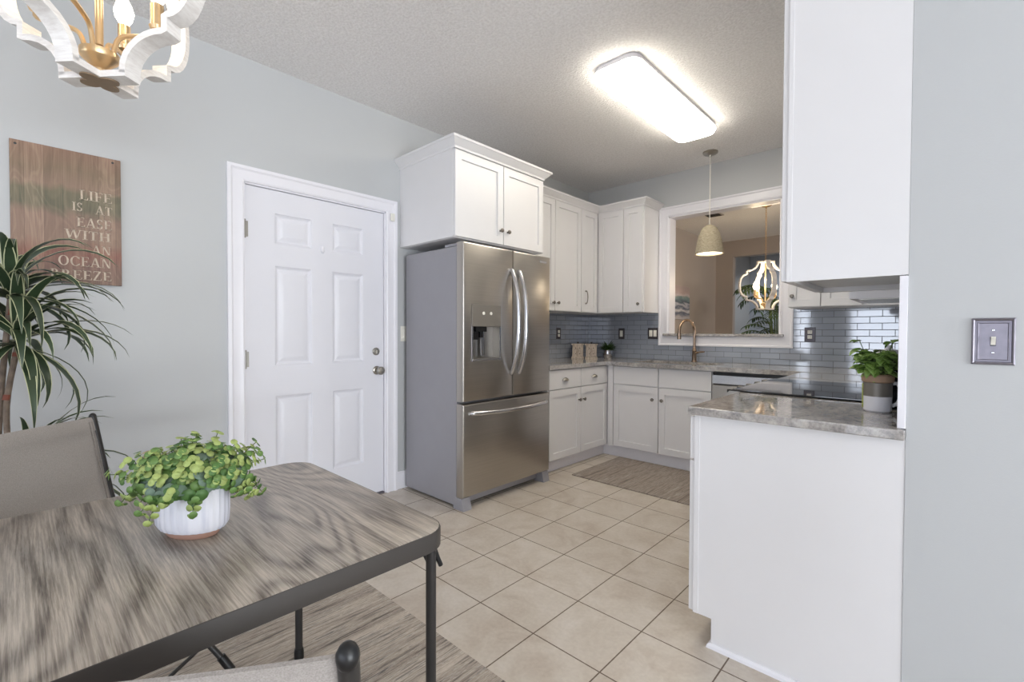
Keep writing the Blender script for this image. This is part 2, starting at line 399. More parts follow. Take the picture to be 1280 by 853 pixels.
def struct(o, label=None, cat=None):
    o['kind'] = 'structure'
    if label: o['label'] = label
    if cat: o['category'] = cat
    return o
def bx(name, mat, parent, *b, bev=0): return MB().box(*b, bev=bev).build(name, mat, parent)
def smooth_path(pts, n=8):
    P = [Vector(p) for p in pts]; out = []
    for i in range(len(P)-1):
        p0, p1, p2, p3 = P[max(i-1, 0)], P[i], P[i+1], P[min(i+2, len(P)-1)]
        for k in range(n):
            t = k/n
            out.append(.5*((2*p1)+(p2-p0)*t+(2*p0-5*p1+4*p2-p3)*t*t+(3*p1-p0-3*p2+p3)*t**3))
    out.append(P[-1]); return out

# ================================================================== SETTING
H = 2.775
struct(bx('floor', M['floor'], None, -.12, 8.32, -5.32, 10.6, -.1, 0), 'beige square ceramic tile floor with dark grout lines', 'floor')
struct(bx('ceiling', M['ceiling'], None, -.12, 8.32, -5.32, 10.6, H, H+.1), 'white popcorn textured ceiling', 'ceiling')
DY0, DY1, DZ = .917, 1.831, 2.045
wl = MB().box(-.12, 0, -5.32, DY0-.012, 0, H).box(-.12, 0, DY1+.012, 10.6, 0, H).box(-.12, 0, DY0-.012, DY1+.012, DZ+.01, H).build('wall_left', M['wall'], smooth=0)
struct(wl, 'long pale grey-green wall with the entry door and wooden sign', 'wall')
OX0, OX1, OZ0, OZ1 = .957, 1.960, 1.155, 2.345
wb = MB().box(0, OX0, 4.48, 4.60, 0, H).box(OX1, 2.92, 4.48, 4.60, 0, H).box(OX0, OX1, 4.48, 4.60, 0, OZ0).box(OX0, OX1, 4.48, 4.60, OZ1, H).build('wall_back', M['wall'], smooth=0)
struct(wb, 'kitchen back wall with a pass-through opening over the sink', 'wall')
bs = MB().box(0.011, .862, 4.47, 4.4795, .911, 1.388).box(2.05, 2.909, 4.47, 4.4795, .911, 1.388).box(.862, 2.05, 4.47, 4.4795, .911, 1.07).build('backsplash', M['tile_back'], wb, smooth=0)
bs['label'] = 'glossy blue-grey glass subway tile backsplash'
b2 = bx('backsplash', M['tile_left'], wl, .0005, .010, 2.92, 4.469, .911, 1.388); b2['label'] = 'glossy blue-grey glass tile backsplash beside the refrigerator'
wr = MB().box(2.92, 3.04, 1.885, 4.60, 0, H).box(2.92, 8.20, 1.765, 1.885, 0, H).box(3.04, 8.20, 4.48, 4.60, 0, H).build('wall_right', M['wall'], smooth=0)
struct(wr, 'pale blue-grey wall beside the cabinets with a pewter light switch', 'wall')
bx('backsplash', M['tile_left'], wr, 2.910, 2.9195, 1.79, 4.469, .911, 1.60)
# wall end trim strip
tr = bx('trim_1', M['white'], None, 2.900, 2.9195, 1.760, 1.786, .9045, 1.352, bev=.001)
struct(tr, 'narrow white strip closing the tile edge between counter and wall cabinet', 'trim')
# dining-side walls; side windows and wide rear doors are added to admit light
ws = MB().box(8.20, 8.32, -5.32, -2.25, 0, H).box(8.20, 8.32, 1.45, 5.6, 0, H).box(8.20, 8.32, 7.6, 10.6, 0, H).box(8.20, 8.32, 5.6, 7.6, 0, .75).box(8.20, 8.32, 5.6, 7.6, 2.25, H).box(8.20, 8.32, -2.25, 1.45, 0, .30).box(8.20, 8.32, -2.25, 1.45, 2.42, H).build('wall_side', M['wall'], smooth=0)
struct(ws, 'dining area side wall with a wide window added for light', 'wall')
rw = MB().box(0, .05, -5.32, -5.20, 0, H).box(.43, 1.22, -5.32, -5.20, 0, H).box(2.50, 3.60, -5.32, -5.20, 0, H).box(7.4, 8.2, -5.32, -5.20, 0, H).box(.05, .43, -5.32, -5.20, 0, .6).box(.05, .43, -5.32, -5.20, 2.1, H).box(1.22, 2.50, -5.32, -5.20, 2.12, H).box(3.6, 7.4, -5.32, -5.20, 2.12, H).build('wall_rear', M['wall'], smooth=0)
struct(rw, 'dining area rear wall with a window and patio door', 'wall')
def window_frame(name, mp, u0, u1, v0, v1, mull, label, cat):
    m = MB()
    m.sweep([(u0, v0), (u0, v1), (u1, v1), (u1, v0)], [(0, 0), (.05, 0), (.05, .05), (0, .05)], mp, closed=True)
    for q in mull: m.panel(mp, q-.025, q+.025, v0+.05, v1-.05, [(0, .005), (0, .045)])
    o = struct(m.build(name, M['white']), label, cat)
    return o
window_frame('window_1', lambda u, v, d: (u, -5.29+d, v), .05, .43, .6, 2.1, [], 'narrow white framed window in the rear wall', 'window')
window_frame('door_2', lambda u, v, d: (u, -5.29+d, v), 1.22, 2.50, .0, 2.12, [], 'white glazed patio door in the rear wall', 'door')
window_frame('added_door_3', lambda u, v, d: (u, -5.29+d, v), 3.60, 7.40, .0, 2.12, [5.5], 'unseen wide white sliding doors added in the rear wall for light', 'door')  # out of view, added to light the cabinet fronts
window_frame('added_window_2', lambda u, v, d: (8.29-d, u, v), -2.25, 1.45, .30, 2.42, [-1.02, .22], 'unseen white framed window added in the side wall for light', 'window')  # out of view, added to light the left wall and ceiling
window_frame('added_window_3', lambda u, v, d: (8.29-d, u, v), 5.6, 7.6, .75, 2.25, [6.6], 'unseen white framed window added for light in the room beyond the pass-through', 'window')  # out of view, added to brighten the far room
# far room
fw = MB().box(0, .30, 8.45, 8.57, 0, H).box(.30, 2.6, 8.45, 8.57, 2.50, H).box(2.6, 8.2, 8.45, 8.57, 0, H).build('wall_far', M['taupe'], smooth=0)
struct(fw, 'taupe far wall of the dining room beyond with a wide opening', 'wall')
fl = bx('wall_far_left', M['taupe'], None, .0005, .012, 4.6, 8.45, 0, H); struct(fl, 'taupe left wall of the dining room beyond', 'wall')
fr = bx('wall_end', M['bluegray'], None, 0, 8.2, 10.45, 10.57, 0, H); struct(fr, 'blue-grey wall seen through the far opening', 'wall')

# pass-through casing, jamb and sill
mpb = lambda u, v, d: (u, 4.48-d, v)
CAS = [(0, 0), (0, .020), (-.012, .024), (-.03, .016), (-.075, .014), (-.085, .022), (-.098, .020), (-.098, 0)]
cs = MB().sweep([(OX0, OZ0), (OX0, OZ1), (OX1, OZ1), (OX1, OZ0)], CAS, lambda u, v, d: mpb(u, v, d+.0005), closed=True)
# path runs clockwise seen from the kitchen, so 'out' points into the hole: flip by using negative offsets
cso = cs.build('trim_2', M['white'], smooth=25); struct(cso, 'white moulded casing around the pass-through over the sink', 'trim')
jb = MB().box(OX0, OX0+.012, 4.47, 4.605, OZ0, OZ1).box(OX1-.012, OX1, 4.47, 4.605, OZ0, OZ1).box(OX0, OX1, 4.47, 4.605, OZ1-.012, OZ1).build('jamb', M['white'], cso)
sill = tag(MB().box(OX0-.045, OX1+.03, 4.440, 4.64, OZ0-.002, OZ0+.022, bev=.005, seg=2).build('pass_through_sill', M['granite']), 'grey granite sill slab lying in the pass-through opening', 'sill')

# door with casing
dr = MB()
mpl = lambda u, v, d: (d-.012, u, v)
dz0 = .014
us = [DY0, 1.078, 1.313, 1.444, 1.677, DY1]; vs_ = [dz0, .245, .788, .970, 1.590, 1.718, 1.912, DZ]
for i in range(5):
    for j in range(7):
        if i in (1, 3) and j in (1, 3, 5):
            dr.panel(mpl, us[i], us[i+1], vs_[j], vs_[j+1], [(0, 0), (.006, -.002), (.009, -.008), (.020, -.015), (.028, -.015), (.054, -.004), (.057, -.0035)])
        else: dr.panel(mpl, us[i], us[i+1], vs_[j], vs_[j+1], [(0, 0)])
dr.panel(mpl, DY0, DY1, dz0, DZ, [(0, 0), (0, -.035)])
bmesh.ops.remove_doubles(dr.b, verts=dr.b.verts, dist=.0003)
door = dr.build('door_1', M['doorwhite'], smooth=20); struct(door, 'white six-panel entry door between the wooden sign and the refrigerator', 'door')
cas = MB().sweep([(DY0-.012, 0), (DY0-.012, DZ+.012), (DY1+.012, DZ+.012), (DY1+.012, 0)], [(.0, .0005), (.0, .016), (-.010, .020), (-.03, .014), (-.06, .016), (-.07, .024), (-.088, .022), (-.088, .0005)], lambda u, v, d: (d, u, v))
caso = cas.build('trim_3', M['white'], smooth=25); struct(caso, 'white moulded casing around the six-panel door', 'trim')
MB().box(-.10, .002, DY0-.012, DY0-.004, 0, DZ+.01).box(-.10, .002, DY1+.004, DY1+.012, 0, DZ+.01).box(-.10, .002, DY0-.012, DY1+.012, DZ+.003, DZ+.012).build('jamb', M['white'], caso)
thr = MB().box(-.10, .004, DY0, DY1, 0, .010).build('threshold', M['pewter'], caso)
for z in (1.786, 1.018, .25):
    m = MB(); m.cyl((.004, DY0-.006, z-.045), (.004, DY0-.006, z+.045), .006, seg=10)
    for k in (-.05, .05): m.ball((.004, DY0-.006, z+k), .006, 8)
    m.box(-.010, .002, DY0-.003, DY0+.012, z-.045, z+.045)
    m.build('hinge', M['nickel'], door)
m = MB(); m.lathe([(.030, 0), (.031, .006), (.026, .010), (.012, .012), (.011, .036), (.024, .044), (.030, .056), (.030, .068), (.022, .078), (.004, .082)], (-.0125, 1.775, .905), 24, axis='x'); kn = m.build('door_knob', M['nickel'], door); kn['label'] = 'satin nickel round door knob'
m = MB(); m.lathe([(.027, 0), (.028, .008), (.022, .014), (.020, .014), (.018, .010), (.002, .010)], (-.0125, 1.770, 1.042), 24, axis='x'); m.box(-.008, .010, 1.767, 1.773, 1.030, 1.054, bev=.001); dbk = m.build('deadbolt', M['nickel'], door)
m = MB(); m.lathe([(.016, 0), (.017, .006), (.012, .012), (.002, .013)], (-.0125, 1.379, 1.722), 20, ax=(.8, 1.35), axis='x'); m.build('door_hook', M['white'], door)['label'] = 'small white oval stuck between the top panels'
MB().box(.0215, .036, 1.872, 1.902, 1.995, 2.050, bev=.003).build('contact_sensor', M['ivory'], caso)
# baseboards
BB = [(0, 0), (.014, 0), (.014, .085), (.010, .105), (.006, .115), (.004, .128), (0, .13)]
def baseboard(name, path, label):
    o = MB().sweep(path, BB, lambda u, v, d: (u, v, d)).build(name, M['white'], smooth=25); struct(o, label, 'baseboard')
baseboard('baseboard_left', [(0.0005, -5.2), (0.0005, DY0-.101)], 'white baseboard below the wooden sign')
baseboard('baseboard_left_far', [(0.0005, DY1+.101), (0.0005, 2.9)], 'white baseboard between the door casing and refrigerator')
baseboard('baseboard_right', [(8.2, 1.7645), (3.0, 1.7645), (2.925, 1.7645)][::-1], 'white baseboard below the pewter switch')

# ================================================================== CABINETS
SH = [(0, -.018), (0, -.002), (.002, 0), (.056, 0), (.0575, -.011)]            # shaker door
SL = [(0, -.018), (0, -.002), (.002, 0)]                                        # slab
def front(name, face, at, u0, u1, v0, v1, parent, rg=SH, mat=None):
    mp = {'+x': lambda u, v, d: (at+d, u, v), '-x': lambda u, v, d: (at-d, u, v), '-y': lambda u, v, d: (u, at-d, v)}[face]
    m = MB(); m.panel(mp, u0, u1, v0, v1, rg)
    mp0 = [mp(u, v, rg[0][1]) for u, v in ((u0, v0), (u0, v1), (u1, v1), (u1, v0))]
    m.face([m.v(p) for p in mp0])
    bmesh.ops.remove_doubles(m.b, verts=m.b.verts, dist=.0002)
    return m.build(name, mat or M['cab'], parent, smooth=20)
def knob(face, at, u, v, parent, r=.0155):
    ax = {'+x': 'x', '-x': '-x', '-y': '-y'}[face]
    c = {'+x': (at, u, v), '-x': (at, u, v), '-y': (u, at, v)}[face]
    o = MB().lathe([(.008, -.001), (.006, .003), (.0055, .012), (r*.8, .016), (r, .021), (r*.9, .027), (.002, .030)], c, 16, axis=ax).build('knob', M['knob'], parent)
    o['label'] = 'round dark nickel knob'; return o
def cup_pull(at, u, v, parent):
    m = MB(); rs = []
    for k in range(9):
        a = PI*k/8
        rs.append([(at+.002+.024*math.sin(a)*math.cos(b), u+.042*math.cos(a), v-.006+.026*math.sin(a)*math.sin(b)) for b in [PI/2*j/6 for j in range(7)]])
    m.rings(rs, closed=False)
    rs2 = [[(p[0]*1.0-.0015 if p[0] > at+.004 else p[0], p[1], p[2]-.0015) for p in r] for r in rs]
    m.rings(rs2, closed=False)
    m.box(at-.001, at+.0015, u-.044, u+.044, v-.006, v-.001)
    o = m.build('cup_pull', M['nickel'], parent); o['label'] = 'brushed nickel cup pull'; return o
CROWN = [(0, 0), (.006, 0), (.008, .014), (.022, .026), (.040, .046), (.044, .050), (.050, .052), (.050, .068), (0, .068)]
UB, UT = 1.385, 2.415            # wall cabinet box
# --- above the refrigerator
c = thing('wall_cabinet', 'deep white two-door wall cabinet hung above the stainless refrigerator', 'cabinet', (.30, 2.42, 1.815))
m = MB().box(.001, .616, 1.967, 2.885, 1.815, 2.40, bev=.001); m.box(.001, .612, 1.985, 2.867, 1.8125, 1.8155); m.build('body', M['cab'], c)
for u0, u1, k in ((1.971, 2.424, 2.392), (2.430, 2.881, 2.468)):
    d = front('door', '+x', .636, u0, u1, 1.819, 2.388, c); knob('+x', .636, k, 1.917, d)
MB().sweep([(.001, 1.967), (.636, 1.967), (.636, 2.885), (.345, 2.885)], CROWN, lambda u, v, d: (u, v, 2.393+d)).build('crown_moulding', M['cab'], c, smooth=20)
# --- left run two-door
c = thing('wall_cabinet', 'tall white two-door wall cabinet right of the refrigerator, doors meeting at paired knobs', 'cabinet', (.16, 3.4, UB))
MB().box(.001, .318, 2.96, 3.846, UB, UT+.02, bev=.001).build('body', M['cab'], c)
for u0, u1, k in ((2.985, 3.420, 3.388), (3.426, 3.842, 3.458)):
    d = front('door', '+x', .338, u0, u1, UB+.004, UT, c); knob('+x', .338, k, 1.462, d)
MB().sweep([(.338, 2.885), (.338, 3.846)], CROWN, lambda u, v, d: (u, v, 2.415+d)).build('crown_moulding', M['cab'], c, smooth=20)
# --- corner
c = thing('corner_wall_cabinet', 'white corner wall cabinet with two doors meeting in the corner and a bar handle', 'cabinet', (.2, 4.3, UB))
m = MB(); m.prism([(.001, 3.847, UB), (.318, 3.847, UB), (.318, 4.163, UB), (.632, 4.163, UB), (.632, 4.4695, UB), (.001, 4.4695, UB)], (0, 0, UT+.02-UB)); m.build('body', M['cab'], c)
d = front('door', '+x', .338, 3.851, 4.138, UB+.004, UT, c)
hb = MB().tube(smooth_path([(.338, 3.925, 1.478), (.356, 3.925, 1.484), (.366, 3.925, 1.54), (.356, 3.925, 1.596), (.338, 3.925, 1.602)]), .0052, 8)
hb.ball((.342, 3.925, 1.478), .009, 10).ball((.342, 3.925, 1.602), .009, 10); hb.build('bar_handle', M['nickel'], d)
front('door', '-y', 4.143, .343, .630, UB+.004, UT, c)
MB().sweep([(.338, 3.847), (.338, 4.143), (.632, 4.143)], CROWN, lambda u, v, d: (u, v, 2.415+d)).build('crown_moulding', M['cab'], c, smooth=20)
# --- back single
c = thing('wall_cabinet', 'narrow white single-door wall cabinet left of the pass-through casing', 'cabinet', (.74, 4.3, UB))
MB().box(.633, .856, 4.163, 4.4695, UB, UT+.02, bev=.001).build('body', M['cab'], c)
d = front('door', '-y', 4.143, .636, .842, UB+.004, UT, c); knob('-y', 4.143, .806, 1.466, d)
MB().sweep([(.633, 4.143), (.856, 4.143), (.856, 4.4695)], CROWN, lambda u, v, d: (u, v, 2.415+d)).build('crown_moulding', M['cab'], c, smooth=20)
# --- back right of the pass-through
c = thing('wall_cabinet', 'white two-door wall cabinet on the back wall, right of the pass-through', 'cabinet', (2.5, 4.3, UB))
MB().box(2.085, 2.909, 4.163, 4.4695, UB, H-.10, bev=.001).build('body', M['cab'], c)
for u0, u1, k in ((2.088, 2.303, 2.118), (2.309, 2.56, 2.53)):
    d = front('door', '-y', 4.143, u0, u1, UB+.004, UT, c); knob('-y', 4.143, k, 1.473, d)
# --- right run, next to the viewer
EZ = 1.355
c = thing('wall_cabinet', 'large white wall cabinet end panel hanging over the right-hand counter', 'cabinet', (2.75, 2.0, EZ))
m = MB().box(2.607, 2.9195, 1.765, 1.781, EZ, 2.62).box(2.607, 2.9195, 2.318, 2.334, EZ, 2.62).box(2.607, 2.624, 1.781, 2.318, EZ, EZ+.032).box(2.607, 2.624, 1.781, 2.318, 2.58, 2.62)
m.box(2.607, 2.9095, 1.781, 2.318, EZ+.018, EZ+.032).box(2.89, 2.9095, 1.781, 2.318, EZ+.032, 2.62).box(2.607, 2.9095, 1.781, 2.318, 2.60, 2.62)
m.box(2.607, 2.9095, 2.300, 2.318, EZ, EZ+.02); m.build('body', M['cab'], c)
MB().box(2.6065, 2.620, 1.7635, 1.765, EZ, 2.62).build('face_frame', M['cab'], c)
for u0, u1 in ((1.768, 2.048), (2.052, 2.332)):
    front('door', '-x', 2.588, u0, u1, EZ+.003, 2.60, c)
# --- hood and the cabinet above it
c = thing('range_hood', 'slim white under-cabinet range hood over the glass cooktop', 'range hood', (2.75, 3.28, 1.367))
m = MB(); m.prism([(2.62, 3.03, 1.367), (2.9095, 3.03, 1.367), (2.9095, 3.03, 1.415), (2.64, 3.03, 1.415), (2.62, 3.03, 1.402)], (0, .50, 0)); m.build('body', M['doorwhite'], c)
MB().box(2.6185, 2.622, 3.06, 3.50, 1.374, 1.396).build('control_strip', M['pewter'], c)
MB().box(2.66, 2.89, 3.06, 3.50, 1.363, 1.368).build('filter', M['steel'], c)
MB().box(2.74, 2.9095, 3.06, 3.50, 1.4155, 1.5305).build('vent_box', M['steeldark'], c)
c = thing('wall_cabinet', 'short white wall cabinet above the range hood', 'cabinet', (2.75, 2.7, 1.53))
MB().box(2.607, 2.9095, 3.03, 3.53, 1.531, 2.62, bev=.001).build('body', M['cab'], c)
front('door', '-x', 2.588, 3.034, 3.526, 1.535, 2.60, c)

# --- base cabinets
CB, CT, CK = .875, .91, .107     # carcass top / counter top / toe kick
def toe(m, *b): m.box(*b)
c = thing('base_cabinet', 'white base cabinet beside the refrigerator with two drawers over two doors', 'cabinet', (.3, 3.44, 0))
MB().box(.001, .602, 2.985, 3.92, CK, CB-.001).build('body', M['cab'], c)
MB().box(.602, .6445, 3.896, 3.92, CK, CB-.001).build('filler', M['cab'], c)
MB().box(.001, .560, 2.985, 3.922, 0, CK).box(.560, .6445, 3.9225, 3.94, 0, CK).build('toe_kick', M['white'], c)
for u0, u1, kk in ((2.990, 3.440, 3.408), (3.446, 3.885, 3.478)):
    dw = front('drawer', '+x', .622, u0, u1, .706, .866, c, SL); cup_pull(.622, (u0+u1)/2-.01, .778, dw)
    d = front('door', '+x', .622, u0, u1, CK+.004, .698, c); knob('+x', .622, kk, .588, d)
c = thing('corner_base_cabinet', 'slim white corner post between the two-drawer unit and the sink unit', 'cabinet', (.65, 4.1, 0))
MB().box(.6448, .696, 3.862, 4.4695, CK, CB-.001).build('body', M['cab'], c)
MB().box(.6448, .696, 3.9225, 4.4695, 0, CK-.001).build('toe_kick', M['white'], c)
c = thing('base_cabinet', 'white sink base cabinet with two plain panels over two doors', 'cabinet', (1.15, 4.2, 0))
m = MB().box(.698, 1.612, 3.882, 3.90, CK, CB-.001).box(.698, .716, 3.90, 4.4695, CK, CB-.001).box(1.594, 1.612, 3.90, 4.4695, CK, CB-.001).box(.698, 1.612, 3.90, 4.4695, CK, CK+.018); m.build('body', M['cab'], c)
MB().box(.698, 1.612, 3.922, 3.94, 0, CK).build('toe_kick', M['white'], c)
for u0, u1, kk in ((.703, 1.148, 1.102), (1.155, 1.609, 1.190)):
    front('false_drawer', '-y', 3.862, u0, u1, .704, .868, c, SL)
    d = front('door', '-y', 3.862, u0, u1, CK+.006, .696, c); knob('-y', 3.862, kk, .588, d)
c = thing('base_cabinet', 'white base cabinet end panel under the right-hand counter', 'cabinet', (2.6, 2.0, 0))
m = MB().prism([(2.304, 1.767, CK), (2.304, 1.767, .872), (2.9195, 1.767, .872), (2.9195, 1.767, 0.0), (2.372, 1.767, 0), (2.372, 1.767, CK)], (0, .555, 0)); m.build('body', M['cab'], c)
MB().box(2.303, 2.322, 1.7652, 1.767, CK, .872).build('face_frame', M['cab'], c)
MB().sweep([(2.9195, 1.767), (2.372, 1.767), (2.372, 2.322)][::-1], [(0, 0), (.014, 0), (.012, .010), (.006, .017), (0, .018)], lambda u, v, d: (u, v, d)).build('shoe_moulding', M['white'], c, smooth=20)
dw = front('drawer', '-x', 2.284, 1.770, 2.318, .700, .862, c, SL); d = front('door', '-x', 2.284, 1.770, 2.318, CK+.004, .692, c)
c = thing('corner_base_cabinet', 'white corner base cabinet between dishwasher and range', 'cabinet', (2.6, 3.8, 0))
MB().prism([(2.306, 3.105, CK), (2.9095, 3.105, CK), (2.9095, 4.4695, CK), (2.232, 4.4695, CK), (2.232, 3.90, CK), (2.306, 3.90, CK)], (0, 0, CB-.001-CK)).build('body', M['cab'], c)
MB().box(2.372, 2.9, 3.105, 3.9, 0, CK).build('toe_kick', M['white'], c)
front('door', '-x', 2.286, 3.11, 3.80, CK+.004, .862, c)

# --- countertops
SX0, SX1, SY0, SY1 = .86, 1.56, 3.945, 4.325
def slab(polys, z0, z1, name, label):
    m = MB()
    for p in polys: m.prism([(x, y, z0) for x, y in p], (0, 0, z1-z0))
    return tag(m.build(name, M['granite'], smooth=0), label, 'countertop')
ct = MB()
ct.box(.001, .637, 2.975, 3.83, CB, CT)
ct.box(.001, SX0, 3.83, 4.4695, CB, CT).box(SX1, 2.9095, 3.83, 4.4695, CB, CT).box(SX0, SX1, 3.83, SY0, CB, CT).box(SX0, SX1, SY1, 4.4695, CB, CT)
ct.box(2.262, 2.9095, 3.105, 3.83, CB, CT)
tag(ct.build('countertop', M['granite'], smooth=0), 'polished grey granite countertop running around the corner with the sink', 'countertop')
ce = MB().box(2.286, 2.9195, 1.735, 2.335, .873, .9035, bev=.004, seg=3)
tag(ce.build('countertop', M['granite']), 'polished grey granite countertop piece nearest the right-hand wall', 'countertop')
# --- sink and faucet
c = thing('kitchen_sink', 'stainless undermount sink set in the granite below the pass-through', 'sink', (1.21, 4.13, .70))
m = MB(); mpz = lambda u, v, d: (u, v, d)
m.panel(mpz, SX0-.015, SX1+.015, SY0-.015, SY1+.015, [(0, .8745), (.012, .8745), (.014, .87), (.02, .72), (.05, .70)]); m.build('basin', M['steel'], c)
MB().lathe([(.045, .7005), (.045, .7035), (.03, .7035), (.028, .701), (.004, .701)], (1.21, 4.13, 0), 20).build('drain', M['chrome'], c)
fx, fy = 1.255, 4.395
c = thing('faucet', 'champagne bronze gooseneck faucet standing behind the sink', 'faucet', (fx, fy, CT))
MB().lathe([(.027, CT), (.027, CT+.006), (.021, CT+.012), (.019, CT+.10), (.021, CT+.105), (.016, CT+.125), (.012, CT+.14)], (fx, fy, 0), 20).build('base', M['bronze'], c)
arc = [(fx, fy, CT+.13), (fx, fy, CT+.27)]+[(fx-.095*(1-math.cos(a))*.35, fy-.095*(1-math.cos(a)), CT+.29+.105*math.sin(a)) for a in [PI*k/12 for k in range(13)]]+[(fx-.0665, fy-.19, CT+.27), (fx-.0665, fy-.19, CT+.24)]
MB().tube(arc, .0125, 12).build('gooseneck', M['bronze'], c)
MB().cyl((fx-.0665, fy-.19, CT+.275), (fx-.0665, fy-.19, CT+.215), .0165, .0175, 16).build('spray_head', M['bronze'], c)
m = MB(); m.cyl((fx, fy, CT+.085), (fx+.035, fy-.004, CT+.088), .012, .011, 14); m.tube([(fx+.03, fy-.004, CT+.088), (fx+.06, fy-.01, CT+.094), (fx+.10, fy-.014, CT+.098)], [.0085, .0075, .006], 10); m.build('lever', M['bronze'], c)
# --- dishwasher
c = thing('dishwasher', 'stainless dishwasher right of the sink cabinet under the counter', 'dishwasher', (1.92, 4.1, 0))
MB().box(1.616, 2.226, 3.885, 4.46, .10, .868).build('body', M['steeldark'], c)
MB().box(1.619, 2.223, 3.850, 3.885, .115, .765, bev=.003).build('door', M['steel'], c)
MB().box(1.619, 2.223, 3.846, 3.885, .775, .845, bev=.004, seg=2).build('control_panel', M['chrome'], c)
MB().box(1.619, 2.223, 3.870, 3.885, .846, .866).build('top_seal', M['black'], c)
MB().box(1.616, 2.226, 3.93, 4.40, 0, .10).build('toe_kick', M['black'], c)
# --- range
RY0, RY1 = 2.338, 3.102
c = thing('kitchen_range', 'slide-in stainless range with black glass cooktop in the right-hand counter', 'range', (2.6, 2.72, 0))
MB().box(2.29, 2.908, RY0, RY1, .0, .885).build('body', M['steeldark'], c)
MB().box(2.262, 2.29, RY0+.004, RY1-.004, .13, .74, bev=.004).build('oven_door', M['steel'], c)
m = MB(); m.prism([(2.242, RY0, .905), (2.222, RY0, .885), (2.252, RY0, .755), (2.29, RY0, .755), (2.29, RY0, .905)], (0, RY1-RY0, 0)); m.build('control_panel', M['steel'], c)
MB().box(2.245, 2.90, RY0-.001, RY1+.001, .9055, .9095, bev=.0015).build('trim_frame', M['black'], c)
MB().box(2.252, 2.893, RY0+.006, RY1-.006, .9098, .9120).build('glass_cooktop', M['glassblack'], c)
for k in range(5):
    y = RY0+.085+k*.148
    MB().lathe([(.016, 0), (.0155, .012), (.014, .026), (.003, .028)], (2.234, y, .893), 16, axis='-x').build('control_knob', M['black'], c)
MB().tube([(2.262, RY0+.07, .70), (2.215, RY0+.07, .70), (2.212, RY0+.09, .70), (2.212, RY1-.09, .70), (2.215, RY1-.07, .70), (2.262, RY1-.07, .70)], .010, 10).build('oven_handle', M['chrome'], c)
MB().box(2.264, 2.29, RY0+.004, RY1-.004, .02, .12, bev=.003).build('drawer', M['steel'], c)

# ================================================================== REFRIGERATOR
FY0, FY1 = 1.985, 2.893
c = thing('refrigerator', 'stainless french-door refrigerator with bottom freezer standing beside the entry door', 'refrigerator', (.35, 2.44, 0))
MB().box(.045, .630, FY0+.004, FY1-.004, .02, 1.755, bev=.004).build('body', M['fridgeside'], c)
YM = 2.462
DR = [(0, 0), (0, .052), (.006, .062), (.014, .065)]
def fdoor(name, y0, y1, z0, z1):
    m = MB(); m.panel(lambda u, v, d: (.636+d, u, v), y0, y1, z0, z1, [(0, 0), (0, .052), (.004, .061), (.012, .065)])
    m.face([m.v((.636, u, v)) for u, v in ((y0, z0), (y0, z1), (y1, z1), (y1, z0))])
    bmesh.ops.remove_doubles(m.b, verts=m.b.verts, dist=.0002)
    return m
# left door has the dispenser cut into it
D0, D1, DZ0, DZ1, DZM = 2.058, 2.332, .992, 1.370, 1.222
m = MB(); mp = lambda u, v, d: (.636+d, u, v)
y0, y1, z0, z1 = FY0, YM-.003, .722, 1.778
m.panel(mp, D0+.012, D1-.012, DZ0+.012, DZM, [(0, .065), (.0, .0)])
R = [[m.v(mp(u, v, d)) for u, v in ((y0+i, z0+i), (y1-i, z0+i), (y1-i, z1-i), (y0+i, z1-i))] for i, d in ((0, 0), (0, .052), (.004, .061), (.012, .065))]
for a, b in zip(R, R[1:]):
    for i in range(4): m.face([a[i], a[(i+1) % 4], b[(i+1) % 4], b[i]])
m.face(R[0])
inn = [m.v(mp(u, v, .065)) for u, v in ((D0+.012, DZ0+.012), (D1-.012, DZ0+.012), (D1-.012, DZM), (D0+.012, DZM))]
for i in range(4): m.face([R[-1][i], R[-1][(i+1) % 4], inn[(i+1) % 4], inn[i]])
bmesh.ops.remove_doubles(m.b, verts=m.b.verts, dist=.0002)
ld = m.build('door', M['steel'], c, smooth=30)
dp = MB(); fxx = .702
dp.box(.7005, .706, D0, D1, DZM, DZ1, bev=.002)
dp.build('dispenser_panel', M['warmgrey'], ld)
m = MB().box(.7005, .705, D0, D0+.012, DZ0, DZM).box(.7005, .705, D1-.012, D1, DZ0, DZM).box(.685, .712, D0, D1, DZ0-.004, DZ0+.012, bev=.002); m.build('dispenser_bezel', M['chrome'], ld)
MB().box(.6365, .6385, D0+.013, D1-.013, DZ0+.013, DZM-.001).build('dispenser_back', M['steelv'], ld)
m = MB(); m.box(.640, .690, D0+.05, D0+.15, DZM-.035, DZM).box(.65, .68, D0+.03, D0+.09, DZM-.09, DZM-.03, bev=.006).box(.65, .675, D0+.10, D0+.13, DZM-.075, DZM-.03); m.build('nozzle', M['black'], ld)
MB().prism([(.655, D0+.125, DZ0+.03), (.655, D0+.150, DZ0+.03), (.655, D0+.150, DZM-.01), (.655, D0+.118, DZM-.01)], (.010, 0, 0)).build('paddle', M['chrome'], ld)
for y in (D0+.105, D0+.175):
    MB().lathe([(.011, 0), (.011, .003), (.002, .004)], (.706, y, 1.312), 14, axis='x').build('dispenser_button', M['ivory'], ld)
rd = fdoor('door', YM+.003, FY1, .722, 1.778).build('door', M['steel'], c, smooth=30)
fz = fdoor('freezer_drawer', FY0, FY1, .085, .706).build('freezer_drawer', M['steel'], c, smooth=30)
